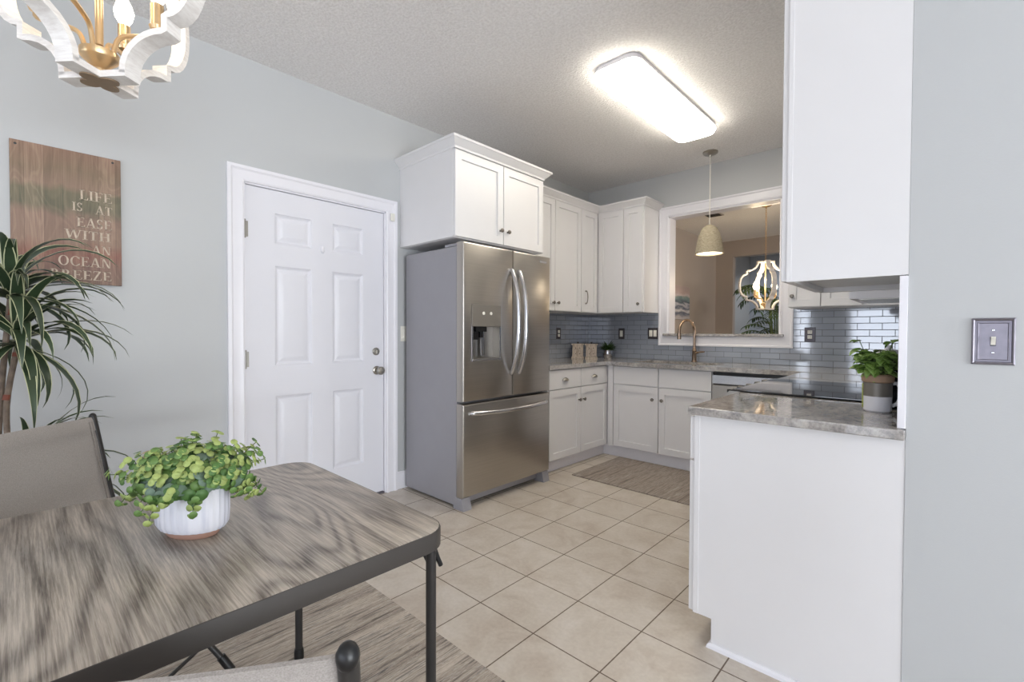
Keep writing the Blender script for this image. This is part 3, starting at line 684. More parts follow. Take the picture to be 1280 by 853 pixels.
def bow(y, z0, z1, parent, dy):
    P = smooth_path([(.699, y, z0), (.716, y, z0+.02), (.762, y+dy*.5, z0+.16), (.778, y+dy, (z0+z1)/2), (.762, y+dy*.5, z1-.16), (.716, y, z1-.02), (.699, y, z1)], 6)
    MB().tube(P, .0155, 14).build('handle', M['chrome'], parent)['label'] = 'bowed chrome handle'
bow(YM-.022, .885, 1.635, ld, 0); bow(YM+.060, .885, 1.632, rd, 0)
P = smooth_path([(.699, 2.055, .640), (.722, 2.075, .641), (.752, 2.26, .636), (.758, 2.44, .635), (.752, 2.62, .636), (.722, 2.81, .641), (.699, 2.83, .640)], 6)
MB().tube(P, .0165, 14).build('handle', M['chrome'], fz)['label'] = 'bowed chrome freezer handle'
bd = MB().box(.7005, .7035, 2.762, 2.845, 1.722, 1.740, bev=.001).build('badge', M['chrome'], rd)
MB().box(.56, .60, FY0+.02, FY1-.02, .015, .075).build('toe_grille', M['black'], c)
for y0, y1 in ((FY0+.002, FY0+.075), (FY1-.075, FY1-.002)):
    MB().prism([(.60, y0, 0), (.705, y0, 0), (.69, y0, .06), (.685, y0, .08), (.60, y0, .08)], (0, y1-y0, 0)).build('foot', M['fridgeside'], c)
for y0, y1 in ((FY0+.005, FY0+.075), (FY1-.075, FY1-.005)):
    MB().box(.50, .668, y0, y1, 1.756, 1.776, bev=.006, seg=2).build('hinge_cover', M['fridgeside'], c)

# ================================================================== SWITCHES, OUTLETS
def plate(name, label, cat, face, at, u, v, wd, ht, mat, kind, n=1, group=None):
    mp = {'+x': lambda a, b_, d: (at+d, u+a, v+b_), '-y': lambda a, b_, d: (u+a, at-d, v+b_)}[face]
    c = thing(name, label, cat, mp(0, 0, 0), group)
    m = MB(); m.panel(mp, -wd/2, wd/2, -ht/2, ht/2, [(0, 0.0002), (0, .003), (.003, .006), (.006, .0062)]); m.build('plate', mat, c)
    for k in range(n):
        ox = (k-(n-1)/2)*.046
        if kind == 'outlet':
            for z in (-.020, .020):
                m = MB(); m.panel(mp, ox-.016, ox+.016, z-.014, z+.014, [(0, .006), (0, .008), (.002, .0085)]); s = m.build('receptacle', M['ivory'], c)
                m = MB(); m.panel(mp, ox-.008, ox-.005, z-.003, z+.006, [(0, .0086), (0, .0088)]); m.panel(mp, ox+.005, ox+.008, z-.003, z+.006, [(0, .0086), (0, .0088)]); m.build('slot', M['black'], s)
        elif kind == 'rocker':
            m = MB(); m.panel(mp, ox-.017, ox+.017, -.033, .033, [(0, .006), (0, .009), (.002, .010)]); m.build('rocker', M['ivory'], c)
    return c
plate('wall_outlet', 'dark plated outlet on the tile left of the little chests', 'outlet', '+x', .010, 3.907, 1.174, .072, .115, M['plate'], 'outlet')
plate('light_switch', 'pale single rocker switch on the tile right of the small potted plant', 'switch', '-y', 4.47, .436, 1.174, .072, .115, M['plate'], 'rocker')
plate('light_switch', 'wide pale double rocker switch beside the pass-through casing', 'switch', '-y', 4.47, .800, 1.178, .116, .115, M['plate'], 'rocker', 2)
plate('wall_outlet', 'dark framed outlet on the tile right of the pass-through', 'outlet', '-y', 4.47, 2.180, 1.174, .078, .118, M['plate'], 'outlet')
plate('light_switch', 'white switch plate half hidden between door casing and refrigerator', 'switch', '+x', .0003, 2.005, 1.17, .07, .115, M['ivory'], 'rocker')
c = thing('light_switch', 'pewter framed toggle switch on the pale wall at right', 'switch', (3.093, 1.765, 1.163))
mp = lambda a, b_, d: (3.093+a, 1.765-d, 1.163+b_)
m = MB(); m.panel(mp, -.041, .041, -.062, .062, [(0, .0002), (0, .004), (.0035, .0075), (.0065, .006), (.0075, .0015), (.0105, .0015), (.0115, .0065), (.0130, .0065), (.0145, .0045)]); m.build('plate', M['pewter'], c, smooth=20)
m = MB(); m.panel(mp, -.0055, .0055, -.012, .012, [(0, .005), (0, .0058)]); m.build('toggle_slot', M['steeldark'], c)
m = MB(); m.prism([mp(-.0045, -.010, .0055), mp(-.0045, -.002, .009), mp(-.0045, .010, .020), mp(-.0045, .013, .016), mp(-.0045, .006, .0055)], (.009, 0, 0)); m.build('toggle', M['ivory'], c)
for z in (-.030, .030):
    MB().lathe([(.0036, 0), (.003, .0016), (.001, .002)], mp(0, z, .005), 10, axis='-y').build('screw', M['chrome'], c)

# ================================================================== LIGHTS IN THE ROOM
c = thing('ceiling_light', 'long rectangular lit fluorescent fixture on the popcorn ceiling', 'ceiling light', (1.56, 3.02, H))
FX0, FX1, FYa, FYb = 1.405, 1.715, 2.375, 3.66
def rrect(x0, x1, y0, y1, r, z, n=6):
    out = []
    for cx, cy, a0 in ((x1-r, y1-r, 0), (x0+r, y1-r, PI/2), (x0+r, y0+r, PI), (x1-r, y0+r, 1.5*PI)):
        for k in range(n+1): out.append((cx+r*math.cos(a0+PI/2*k/n), cy+r*math.sin(a0+PI/2*k/n), z))
    return out
MB().rings([rrect(FX0+i, FX1-i, FYa+i, FYb-i, .07-i*.5, z) for i, z in ((.012, H-.0005), (.006, H-.010), (.003, H-.0318))]).build('housing', M['white'], c)
m = MB(); m.rings([rrect(FX0+i, FX1-i, FYa+i, FYb-i, .07-i*.5, z) for i, z in ((.003, H-.032), (.0, H-.052), (.012, H-.074), (.03, H-.082))]); m.build('diffuser', M['lens'], c)

# wicker pendant
px, py = 1.464, 4.178
c = thing('pendant_lamp', 'small wrapped wicker bell pendant hanging above the sink', 'pendant lamp', (px, py, H))
MB().lathe([(.062, H-.0005), (.062, H-.012), (.05, H-.022), (.012, H-.030), (.008, H-.045), (.002, H-.046)], (px, py, 0), 24).build('canopy', M['nickel'], c)
zt, zb = 2.135, 1.885
m = MB(); m.cyl((px, py, zt-.01), (px, py, H-.04), .0035, seg=8); m.build('cord', M['cord'], c)
prof = [(.118, zb), (.112, zb+.05), (.102, zb+.11), (.086, zb+.17), (.062, zb+.22), (.035, zb+.245), (.012, zb+.252)]
m = MB(); m.lathe(prof, (px, py, 0), 32, cap0=False); m.lathe([(r-.006 if r > .02 else r*.5, z-.004) for r, z in prof[:-1]]+[(.006, zb+.244)], (px, py, 0), 32, cap0=False); m.build('shade', M['wicker'], c)
MB().lathe([(.110, zb+.006), (.004, zb+.010)], (px, py, 0), 28).build('lit_diffuser', M['shadeglow'], c)

l = bpy.data.lights.new('pendant_bulb', 'POINT'); l.energy = 3; l.color = (1, .86, .66); l.shadow_soft_size = .09
lo = bpy.data.objects.new('pendant_bulb', l); COL.objects.link(lo); lo.location = (px, py, zb-.03)
# lantern chandelier
def chandelier(label, cx, cy, zb, h, rot, bulbm, bulb_power, ztop, n=4):
    c = thing('chandelier', label, 'chandelier', (cx, cy, ztop))
    half = [(.155, .0), (.155, .015)]
    half += [(.155+.20*(1-math.cos(a)), .015+.175*math.sin(a)) for a in [PI/2*k/7 for k in range(1, 8)]]
    half += [(.37, .19), (.37, .262), (.385, .265)]
    half += [(.385+.125*math.sin(a), .265+.215*(1-math.cos(a))) for a in [PI/2*k/7 for k in range(1, 8)]]
    half += [(.512, .5)]
    prof = half+[(r, 1-z) for r, z in half[::-1][1:]]
    bw, th = .048*h/.56, .017*h/.56
    for k in range(n):
        a = rot+k*2*PI/n; e = Vector((math.cos(a), math.sin(a), 0)); tg = Vector((-math.sin(a), math.cos(a), 0))
        P = [Vector((cx, cy, zb))+e*(r*h)+Vector((0, 0, z*h)) for r, z in prof]
        rs = []
        for i, p in enumerate(P):
            d = (P[min(i+1, len(P)-1)]-P[max(i-1, 0)]).normalized()
            nn = Vector((0, 0, 1))*(-d.dot(e))+e*d.z
            nn.normalize()
            rs.append([p+tg*bw/2-nn*th/2, p+tg*bw/2+nn*th/2, p-tg*bw/2+nn*th/2, p-tg*bw/2-nn*th/2])
        MB().rings(rs).build('rib', M['wwash'], c, smooth=30)
    for zz, nm in ((zb, 'bottom_cross'), (zb+h, 'top_cross')):
        m = MB()
        for k in range(n//2):
            a = rot+k*PI*2/n; e = Vector((math.cos(a), math.sin(a), 0)); tg = Vector((-math.sin(a), math.cos(a), 0)); q = .155*h+th*.5
            z0 = zz+(0.0005*k)
            m.prism([Vector((cx, cy, z0-th/2))+e*s1*q+tg*s2*bw/2 for s1, s2 in ((-1, -1), (1, -1), (1, 1), (-1, 1))], (0, 0, th))
        m.build(nm, M['wwash'], c, smooth=0)
    # quatrefoil plate under the crossing
    pts = []
    for k in range(48):
        a = 2*PI*k/48; r = h*(.042+.048*abs(math.cos(2*(a-rot)))**.8)
        pts.append((cx+r*math.cos(a), cy+r*math.sin(a), zb-th/2-.004))
    MB().prism(pts, (0, 0, .0035)).build('finial_plate', M['goldbrown'], c)
    u = h/.56
    MB().lathe([(.006, zb+th/2), (.012*u, zb+.010*u), (.012*u, zb+.026*u), (.018*u, zb+.030*u), (.040*u, zb+.050*u), (.043*u, zb+.056*u), (.043*u, zb+.070*u), (.025*u, zb+.075*u), (.006, zb+.077*u)], (cx, cy, 0), 24).build('hub', M['gold'], c)
    m = MB(); m.cyl((cx, cy, zb+.09*u), (cx, cy, zb+h-.005), .009*u, seg=12); m.build('stem', M['gold'], c)
    for k in range(4):
        a = rot+PI/4+k*PI/2-.42; e = Vector((math.cos(a), math.sin(a), 0)); o = Vector((cx, cy, zb))
        tip = o+e*.135*u+Vector((0, 0, .150*u))
        P = smooth_path([o+e*.030*u+Vector((0, 0, .066*u)), o+e*.045*u+Vector((0, 0, .115*u)), o+e*.085*u+Vector((0, 0, .130*u)), tip-Vector((0, 0, .012*u)), tip+Vector((0, 0, .01*u))], 5)
        ar = MB().tube(P, .0062*u, 8).build('arm', M['gold'], c)
        MB().lathe([(.004, 0), (.016*u, .004), (.020*u, .014*u), (.0155*u, .0155*u), (.0155*u, .075*u), (.004, .076*u)], tuple(tip), 14).build('candle_sleeve', M['gold'], ar)
        b0 = tip+Vector((0, 0, .077*u))
        MB().lathe([(.010*u, 0), (.021*u, .020*u), (.025*u, .040*u), (.019*u, .062*u), (.008*u, .085*u), (.001, .098*u)], tuple(b0), 14).build('bulb', bulbm, ar)
        if bulb_power:
            l = bpy.data.lights.new('bulb_light', 'POINT'); l.energy = bulb_power; l.color = (1, .78, .5); l.shadow_soft_size = .03
            lo = bpy.data.objects.new('bulb_light', l); COL.objects.link(lo); lo.location = b0+Vector((0, 0, .12*u))
    m = MB(); zc = zb+h+.005
    while zc < ztop-.05:
        ln = .034
        ang = (int((zc-zb)/.026) % 2)*PI/2
        ring = [Vector((cx, cy, zc+ln/2))+Vector((math.cos(ang)*math.cos(t)*.009, math.sin(ang)*math.cos(t)*.009, math.sin(t)*ln/2)) for t in [2*PI*k/10 for k in range(11)]]
        m.tube(ring, .0022, 6); zc += .026
    m.build('chain', M['gold'], c)
    MB().lathe([(.062, ztop-.0005), (.062, ztop-.010), (.045, ztop-.026), (.012, ztop-.034), (.006, ztop-.052), (.001, ztop-.053)], (cx, cy, 0), 24).build('canopy', M['gold'], c)
    return c
M['goldbrown'] = plain('antique_gold', rgb(150, 128, 104), .45, .4, var=.1)
chandelier('whitewashed wood lantern chandelier with gold candle arms over the dining table', 1.301, .156, 1.873, .56, math.radians(174+45), M['bulbdim'], 0.6, H)
chandelier('glowing lantern chandelier in the room beyond the pass-through', 1.352, 6.35, 1.485, .585, math.radians(33), M['bulb'], 3.6, H)
c = thing('ceiling_bright_strip', 'glowing strip added as a band of light on the ceiling of the room beyond the pass-through', 'ceiling light', (1.55, 6.17, H))  # glowing slab added for a bright band of light on the ceiling
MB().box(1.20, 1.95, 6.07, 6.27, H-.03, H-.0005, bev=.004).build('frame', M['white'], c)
MB().box(1.215, 1.935, 6.085, 6.255, H-.034, H-.0305).build('diffuser', M['farstrip'], c)  # glowing face of the added strip
c = thing('ceiling_vent', 'small dark ceiling vent beyond the pass-through', 'vent', (.70, 6.35, H))
MB().box(.60, .80, 6.25, 6.50, H-.012, H-.0005, bev=.003).build('frame', M['taupe'], c)
m = MB()
for k in range(8): m.box(.615, .785, 6.268+k*.027, 6.280+k*.027, H-.016, H-.0125)
m.build('louvers', M['steeldark'], c)

# ================================================================== SIGN
SGY0, SGY1, SGZ0, SGZ1 = -.020, .353, 1.405, 2.020
sg = thing('wooden_sign', 'weathered plank wall sign about ocean breeze in cream letters', 'sign', (.012, .1665, 1.7125))
MB().box(.001, .019, SGY0, SGY1, SGZ0, SGZ1, bev=.0012).build('board', M['sign'], sg)
def stroke(p0, p1, w): 
    p0, p1 = Vector(p0), Vector(p1); return [(p0.x-w/2, p0.y), (p0.x+w/2, p0.y), (p1.x+w/2, p1.y), (p1.x-w/2, p1.y)]
def rc(x0, x1, y0, y1): return [(x0, y0), (x1, y0), (x1, y1), (x0, y1)]
K, T, SR = .15, .055, .04      # thick, thin, serif height
def serif(x, y, wd=.36): return rc(x-wd/2, x+wd/2, y, y+SR) if y < .5 else rc(x-wd/2, x+wd/2, y-SR, y)
def bowl(cx, cy, rx, ry, a0, a1, kt=K, tt=T, n=14):
    out = []
    for k in range(n):
        q = []
        for a in (a0+(a1-a0)*k/n, a0+(a1-a0)*(k+1)/n):
            q.append(((cx+rx*math.cos(a), cy+ry*math.sin(a)), (cx+(rx-kt)*math.cos(a), cy+(ry-tt)*math.sin(a))))
        out.append([q[0][0], q[1][0], q[1][1], q[0][1]])
    return out
GL = {
 'L': (.68, [rc(.12, .12+K, 0, 1), serif(.205, 1), serif(.205, 0), rc(.2, .64, 0, T), [(.56, T), (.64, 0), (.66, .26), (.62, .26)]]),
 'I': (.40, [rc(.115, .115+K, 0, 1), serif(.2, 1), serif(.2, 0)]),
 'F': (.66, [rc(.12, .12+K, 0, 1), serif(.205, 0), serif(.205, 1), rc(.2, .62, 1-T, 1), [(.58, 1), (.62, 1), (.62, .78), (.58, .82)], rc(.2, .5, .49, .55), rc(.47, .51, .42, .62)]),
 'E': (.70, [rc(.12, .12+K, 0, 1), serif(.205, 0), serif(.205, 1), rc(.2, .62, 1-T, 1), [(.58, 1), (.62, 1), (.62, .78), (.58, .82)], rc(.2, .5, .49, .55), rc(.47, .51, .42, .62), rc(.2, .66, 0, T), [(.58, 0), (.66, 0), (.67, .24), (.63, .22)]]),
 'S': (.58, bowl(.29, .755, .23, .245, .25, PI*1.42, .13, T)+bowl(.29, .25, .24, .25, -PI*.86, PI*.42, .14, T)+[[(.16, .62), (.10, .54), (.40, .34), (.47, .42)], rc(.46, .50, .76, .98), rc(.06, .10, .02, .26)]),
 'A': (.86, [stroke((.14, 0), (.43, 1), T), stroke((.70, 0), (.42, 1), K), rc(.25, .60, .30, .35), serif(.14, 0, .26), serif(.70, 0, .34)]),
 'T': (.74, [rc(.285, .285+K, 0, 1), serif(.37, 0), rc(.05, .69, 1-T, 1), [(.05, 1), (.09, 1), (.10, .80), (.05, .76)], [(.65, 1), (.69, 1), (.69, .76), (.64, .80)]]),
 'W': (1.16, [stroke((.33, 0), (.12, 1), K), stroke((.33, 0), (.56, 1), T), stroke((.78, 0), (.58, 1), K), stroke((.79, 0), (1.02, 1), T), serif(.12, 1, .32), serif(.58, 1, .3), serif(1.03, 1, .26)]),
 'H': (.88, [rc(.115, .115+K, 0, 1), rc(.595, .595+K, 0, 1), rc(.2, .68, .48, .54), serif(.2, 0), serif(.2, 1), serif(.68, 0), serif(.68, 1)]),
 'N': (.88, [rc(.15, .15+T, 0, 1), rc(.68, .68+T, 0, 1), stroke((.66, 0), (.20, 1), K), serif(.18, 0, .26), serif(.14, 1, .26), serif(.71, 1, .26)]),
 'O': (.86, bowl(.43, .5, .38, .51, 0, 2*PI, K, .05, 28)),
 'C': (.80, bowl(.44, .5, .38, .51, .62, 2*PI-.62, K, .05, 24)+[rc(.70, .74, .70, .98), [(.72, .26), (.76, .30), (.74, .10), (.68, .12)]]),
 'B': (.72, [rc(.12, .12+K, 0, 1), serif(.2, 0, .3), serif(.2, 1, .3)]+bowl(.3, .75, .26, .25, -PI/2, PI/2, .14, T)+bowl(.3, .265, .33, .265, -PI/2, PI/2, .15, T)),
 'R': (.80, [rc(.12, .12+K, 0, 1), serif(.205, 0), serif(.2, 1, .3), stroke((.66, 0), (.38, .5), K), serif(.68, 0, .24)]+bowl(.3, .74, .29, .26, -PI/2, PI/2, .15, T)),
 'Z': (.72, [rc(.08, .62, 1-T, 1), rc(.06, .66, 0, T), stroke((.14, T), (.54, 1-T), K), [(.08, 1), (.12, 1), (.12, .82), (.08, .78)], [(.62, 0), (.66, 0), (.67, .24), (.63, .22)]]),
}
rows = [('LIFE', .201, .320, 1.801, .046), ('IS', .176, .214, 1.745, .040), ('AT', .256, .321, 1.741, .042), ('EASE', .190, .318, 1.672, .046), ('WITH', .151, .314, 1.614, .042), ('AN', .241, .315, 1.551, .040), ('OCEAN', .126, .316, 1.487, .045), ('BREEZE', .099, .315, 1.424, .044)]
for txt, y0, y1, zb, hh in rows:
    lt = MB(); W = sum(GL[ch][0] for ch in txt); sx = (y1-y0)/W; cur = y0
    for ch in txt:
        for pl in GL[ch][1]:
            lt.prism([(.0192, cur+p[0]*sx, zb+p[1]*hh) for p in pl], (.0006, 0, 0))
        cur += GL[ch][0]*sx
    lt.build('lettering', M['lettering'], sg, smooth=0)['label'] = 'cream serif word '+txt
for y, z in ((SGY0+.018, SGZ1-.018), (SGY1-.03, SGZ1-.018)):
    MB().lathe([(.005, 0), (.005, .0015), (.001, .002)], (.019, y, z), 10, axis='x').build('screw', M['steeldark'], sg)
c = thing('seascape_painting', 'abstract blue and pink seascape canvas beyond the pass-through', 'painting', (.03, 7.0, 1.65))
MB().box(.0125, .045, 6.55, 7.24, 1.39, 1.90, bev=.003).build('canvas', M['seascape'], c)

# ================================================================== RUGS
tag(MB().box(.75, 2.20, 3.13, 3.895, 0, .008, bev=.002).build('kitchen_mat', M['mat'], loc=(1.47, 3.5, 0)), 'grey-brown streaked kitchen mat on the tiles before the sink', 'rug')
tag(MB().box(.64, 3.15, -1.55, 1.105, 0, .009, bev=.003).build('area_rug', M['rug'], loc=(1.8, -.2, 0)), 'large woven striped area rug under the folding dining table', 'rug')
RZ = .0095

# ================================================================== TABLE
TX0, TX1, TY0, TY1, TZ = 1.283, 2.135, -.152, .712, .712
tb = thing('folding_table', 'square grey wood-grain folding table with dark metal rim on the rug', 'table', ((TX0+TX1)/2, (TY0+TY1)/2, RZ))
m = MB(); m.rings([rrect(TX0+i, TX1-i, TY0+i, TY1-i, .075-i, z, 8) for i, z in ((.004, TZ-.02), (.004, TZ-.001), (.006, TZ))]); m.build('tabletop', M['oak'], tb)
m = MB(); ro = [(0, TZ-.044), (0, TZ-.006), (.002, TZ-.0015), (.005, TZ-.001)]
m.rings([rrect(TX0+i, TX1-i, TY0+i, TY1-i, .075-i, z, 8) for i, z in ro+[(.012, TZ-.021), (.012, TZ-.044), (0, TZ-.044)]], cap0=False, cap1=False); m.build('rim', M['rim'], tb)
for lx, ly, dx, dy in ((TX1-.038, TY1-.038, -1, -1), (TX0+.038, TY1-.038, 1, -1), (TX1-.038, TY0+.038, -1, 1), (TX0+.038, TY0+.038, 1, 1)):
    lg = MB().tube([(lx, ly, TZ-.03), (lx, ly, TZ-.12), (lx, ly, RZ+.03)], .0125, 12).build('leg', M['blackm'], tb)
    MB().lathe([(.0165, RZ), (.0165, RZ+.025), (.0145, RZ+.035), (.0126, RZ+.036)], (lx, ly, 0), 12).build('rubber_foot', M['black'], lg)
    MB().tube([(lx, ly, TZ-.10), (lx+dx*.06, ly, TZ-.045)], .006, 8).build('brace', M['blackm'], lg)
    MB().tube([(lx-.002, ly+.010, TZ-.055), (lx+.000, ly+.020, TZ-.085), (lx+.002, ly+.028, TZ-.105)], .006, 8).build('latch', M['black'], lg)

# ================================================================== FOLDING CHAIRS
def chair(label, ox, oy, head, group):
    c = thing('folding_chair', label, 'chair', (ox, oy, RZ), group)
    F = Vector((math.cos(head), math.sin(head), 0)); L = Vector((-math.sin(head), math.cos(head), 0))
    def P(x, y, z): return Vector((ox, oy, RZ))+F*x+L*y+Vector((0, 0, z))
    W = .198
    for s in (1, -1):
        pts = smooth_path([P(0, s*W, .893), P(.035, s*W, .74), (P(.075, s*W, .58)), P(.125, s*(W+.005), .44), P(.27, s*(W+.040), .22), P(.40, s*(W+.085), .02)], 5)
        fr = MB().tube(pts, .0095, 12).build('back_post', M['blackm'], c)
        MB().ball(tuple(P(-.001, s*W, .893)), .0104, 12, (1.0, 1.0, 1.25)).build('end_cap', M['black'], fr)
        MB().tube([P(.372, s*(W+.075), .065), P(.402, s*(W+.086), .012)], .0135, 12).build('rubber_foot', M['black'], fr)
        rl = MB().tube([P(.43, s*(W-.03), .43), P(.20, s*(W-.03), .22), P(-.03, s*(W-.03), .02)], .011, 12).build('leg', M['blackm'], c)
        MB().tube([P(-.006, s*(W-.03), .042), P(-.034, s*(W-.03), .013)], .0135, 12).build('rubber_foot', M['black'], rl)
        MB().tube([P(.09, s*W, .445), P(.30, s*W, .452), P(.47, s*(W-.005), .448)], .011, 12).build('seat_rail', M['blackm'], c)
    MB().tube([P(.335, -W-.063, .125), P(.335, W+.063, .125)], .006, 8).build('stretcher', M['blackm'], c)
    MB().tube([P(.06, -W+.03, .11), P(.06, W-.03, .11)], .006, 8).build('stretcher', M['blackm'], c)
    # sling back, slightly sagging between the posts, with a hem at the top
    def sheet(rows_, th, nm, mat):
        m = MB(); f = []; b = []
        for r in rows_: f.append([p+q*th for p, q in r]); b.append([p-q*th for p, q in r])
        n = len(f[0])
        A = [[m.v(p) for p in r] for r in f]; B = [[m.v(p) for p in r] for r in b]
        for i in range(len(A)-1):
            for j in range(n-1):
                m.face([A[i][j], A[i][j+1], A[i+1][j+1], A[i+1][j]]); m.face([B[i][j], B[i+1][j], B[i+1][j+1], B[i][j+1]])
        for i in range(len(A)-1):
            m.face([A[i][0], A[i+1][0], B[i+1][0], B[i][0]]); m.face([A[i][-1], B[i][-1], B[i+1][-1], A[i+1][-1]])
        for j in range(n-1):
            m.face([A[0][j], B[0][j], B[0][j+1], A[0][j+1]]); m.face([A[-1][j], A[-1][j+1], B[-1][j+1], B[-1][j]])
        return m.build(nm, mat, c, smooth=50)
    N = 13
    def row(x, z, w, sag, hem=0):
        r = []
        for j in range(N):
            t = -1+2*j/(N-1); q = 1-t*t
            r.append((P(x-q*sag-hem, t*w, z-q*sag*.12), (F*.95+Vector((0, 0, .25))).normalized()))
        return r
    rows_ = [row(.002, .893, W-.002, .010, .0), row(.004, .884, W-.002, .010, -.002), row(.012, .852, W-.003, .010, -.002), row(.014, .848, W-.003, .010, .001)]
    rows_ += [row(.02+.055*k/6, .82-.24*k/6, W-.003, .010+.008*math.sin(PI*k/6)) for k in range(7)]
    rows_ += [row(.098, .52, W-.003, .018), row(.112, .475, W-.003, .012)]
    sb = sheet(rows_, .0022, 'back_sling', M['sling'])
    for s in (1, -1):
        m = MB()
        for off in (.012, .021):
            m.tube([P(.0+.004, s*(W-off), .880)+F*.004, P(.04+.004, s*(W-off), .73)+F*.000, P(.079+.004, s*(W-off), .575)], .0014, 5)
        m.build('seam', M['slingband'], sb)
    sr = []
    for k in range(7):
        x = .10+.36*k/6; r = []
        for j in range(N):
            t = -1+2*j/(N-1); q = 1-t*t
            r.append((P(x, t*(W-.002), .452-q*.03), Vector((0, 0, 1))))
        sr.append(r)
    sheet(sr, .0022, 'seat_sling', M['sling'])
    return c
h1 = math.radians(40)
chair('taupe sling folding chair at the far left side of the table, before the tall dracaena', 1.106, .008, h1, 'sling folding chairs')
h2 = math.radians(141)
chair('taupe sling folding chair nearest the viewer, only its back top and round cap showing', 2.505, .030, h2, 'sling folding chairs')

# ================================================================== PLANTS
def blade(m, o, az, el, ln, wd, droop, seg=10, twist=0):
    """arching strap leaf with pale margins"""
    p = Vector(o); rows_ = []; a = el
    for i in range(seg+1):
        t = i/seg
        d = Vector((math.cos(az)*math.cos(a), math.sin(az)*math.cos(a), math.sin(a)))
        sd = Vector((-math.sin(az), math.cos(az), 0)); up = sd.cross(d)*-1
        sd = (sd*math.cos(twist*t)+up*math.sin(twist*t)); up2 = d.cross(sd)
        ww = wd*(.55+.45*math.sin(min(t*2.2, 1)*PI/2))*(1-max(t-.35, 0)/.65)**.8 if t < 1 else wd*.03
        rows_.append([p+sd*ww*k-up2*ww*.25*abs(k)*-1 for k in (-1, -.84, 0, .84, 1)])
        p = p+d*ln/seg; a -= droop/seg*(.4+1.3*t)
    V = [[m.v(q) for q in r] for r in rows_]
    for r0, r1 in zip(V, V[1:]):
        for j in range(4):
            f = m.face([r0[j], r0[j+1], r1[j+1], r1[j]])
            if f: f.material_index = 1 if j in (0, 3) else 0
def solidify(o, th):
    md = o.modifiers.new('thickness', 'SOLIDIFY'); md.thickness = th; md.offset = 0
dc = thing('dracaena_plant', 'tall potted dracaena with striped strap leaves on red-banded canes, before the sign', 'plant', (.44, -.06, 0))
MB().lathe([(.10, 0), (.12, .01), (.145, .22), (.15, .25), (.138, .25), (.132, .22), (.01, .215)], (.44, -.06, 0), 28).build('pot', M['ceramic'], dc)
MB().lathe([(.13, .212), (.01, .216)], (.44, -.06, 0), 20).build('soil', M['soil'], dc)
def cane(pts, r):
    o = MB().tube(smooth_path(pts, 5), r, 10).build('cane', M['bark'], dc); return o
ca = cane([(.43, -.07, .2), (.44, -.06, .7), (.45, -.045, 1.0), (.45, -.02, 1.31)], .009)
cb_ = cane([(.46, -.05, .2), (.48, -.03, .6), (.47, -.035, .9), (.46, -.005, 1.12)], .009)
cc_ = cane([(.42, -.04, .2), (.43, 0, .4), (.45, .02, .60)], .010)
for cn, p, q in ((ca, (.45, -.024, 1.24), (.45, -.021, 1.262)), (cb_, (.47, -.036, .925), (.468, -.033, .945)), (cb_, (.462, -.010, 1.085), (.46, -.008, 1.10))):
    MB().cyl(p, q, .0105, seg=10).build('band', M['barkred'], cn)
def rosette(o, n, lmin, lmax, wd, seed, elmin=-.1, azbias=None):
    r = random.Random(seed); m = MB()
    for k in range(n):
        az = 2*PI*k/n*2.4+r.uniform(-.3, .3); t = k/n
        el = 1.35-(1.35-elmin)*t+r.uniform(-.15, .15)
        ln = r.uniform(lmin, lmax)
        if math.cos(az) < -.55: ln *= .85
        blade(m, (o[0], o[1], o[2]+.05*(1-t)), az, el, ln, wd*r.uniform(.75, 1.1), r.uniform(1.5, 2.6), twist=r.uniform(-.8, .8))
    ob = m.build('leaf_rosette', [M['foliage'], M['leafedge']], dc, smooth=60); return ob
rosette((.45, -.02, 1.29), 44, .28, .42, .024, 3)
rosette((.46, -.005, 1.12), 52, .28, .44, .021, 5, -.5)
rosette((.45, .02, .60), 36, .28, .46, .0145, 8, .0)

# round eucalyptus
ex, ey = 1.726, .268
ep = thing('potted_eucalyptus', 'bushy round-leaf eucalyptus in a ribbed white pot on the table', 'plant', (ex, ey, TZ))
za = math.radians(30)
m = MB(); m.lathe([(.060, TZ+.0005), (.064, TZ+.004), (.066, TZ+.014), (.062, TZ+.016), (.004, TZ+.016)], (ex, ey, 0), 48, ax=(1.0, .62), rot=za); m.build('foot', M['terracotta'], ep)
m = MB(); m.lathe([(.064, TZ+.0135), (.078, TZ+.018), (.086, TZ+.03), (.088, TZ+.06), (.088, TZ+.120), (.085, TZ+.123), (.082, TZ+.120), (.08, TZ+.10), (.01, TZ+.085)], (ex, ey, 0), 120, ax=(1.0, .66), rib=.012, ribn=30, rot=za); m.build('pot', M['ceramic'], ep)
r = random.Random(12); LM = [M['lime'], M['green'], M['sage'], M['tanleaf'], plain('deep_green_leaf', rgb(88, 128, 66), .45, var=.3, scale=20)]
def disc(m, c, nrm, rad, mi, cup=.25, n=9, heart=0):
    nrm = nrm.normalized(); a = nrm.orthogonal().normalized(); b = nrm.cross(a)
    cv = m.v(c-nrm*rad*cup*.5); ring = [m.v(c+(a*math.cos(2*PI*k/n)+b*math.sin(2*PI*k/n))*rad*(1+r.uniform(-.06, .06))+nrm*rad*cup*.5*(.6+.4*math.cos(4*PI*k/n))) for k in range(n)]
    for k in range(n):
        f = m.face([cv, ring[k], ring[(k+1) % n]])
        if f: f.material_index = mi
stm, lv = MB(), MB()
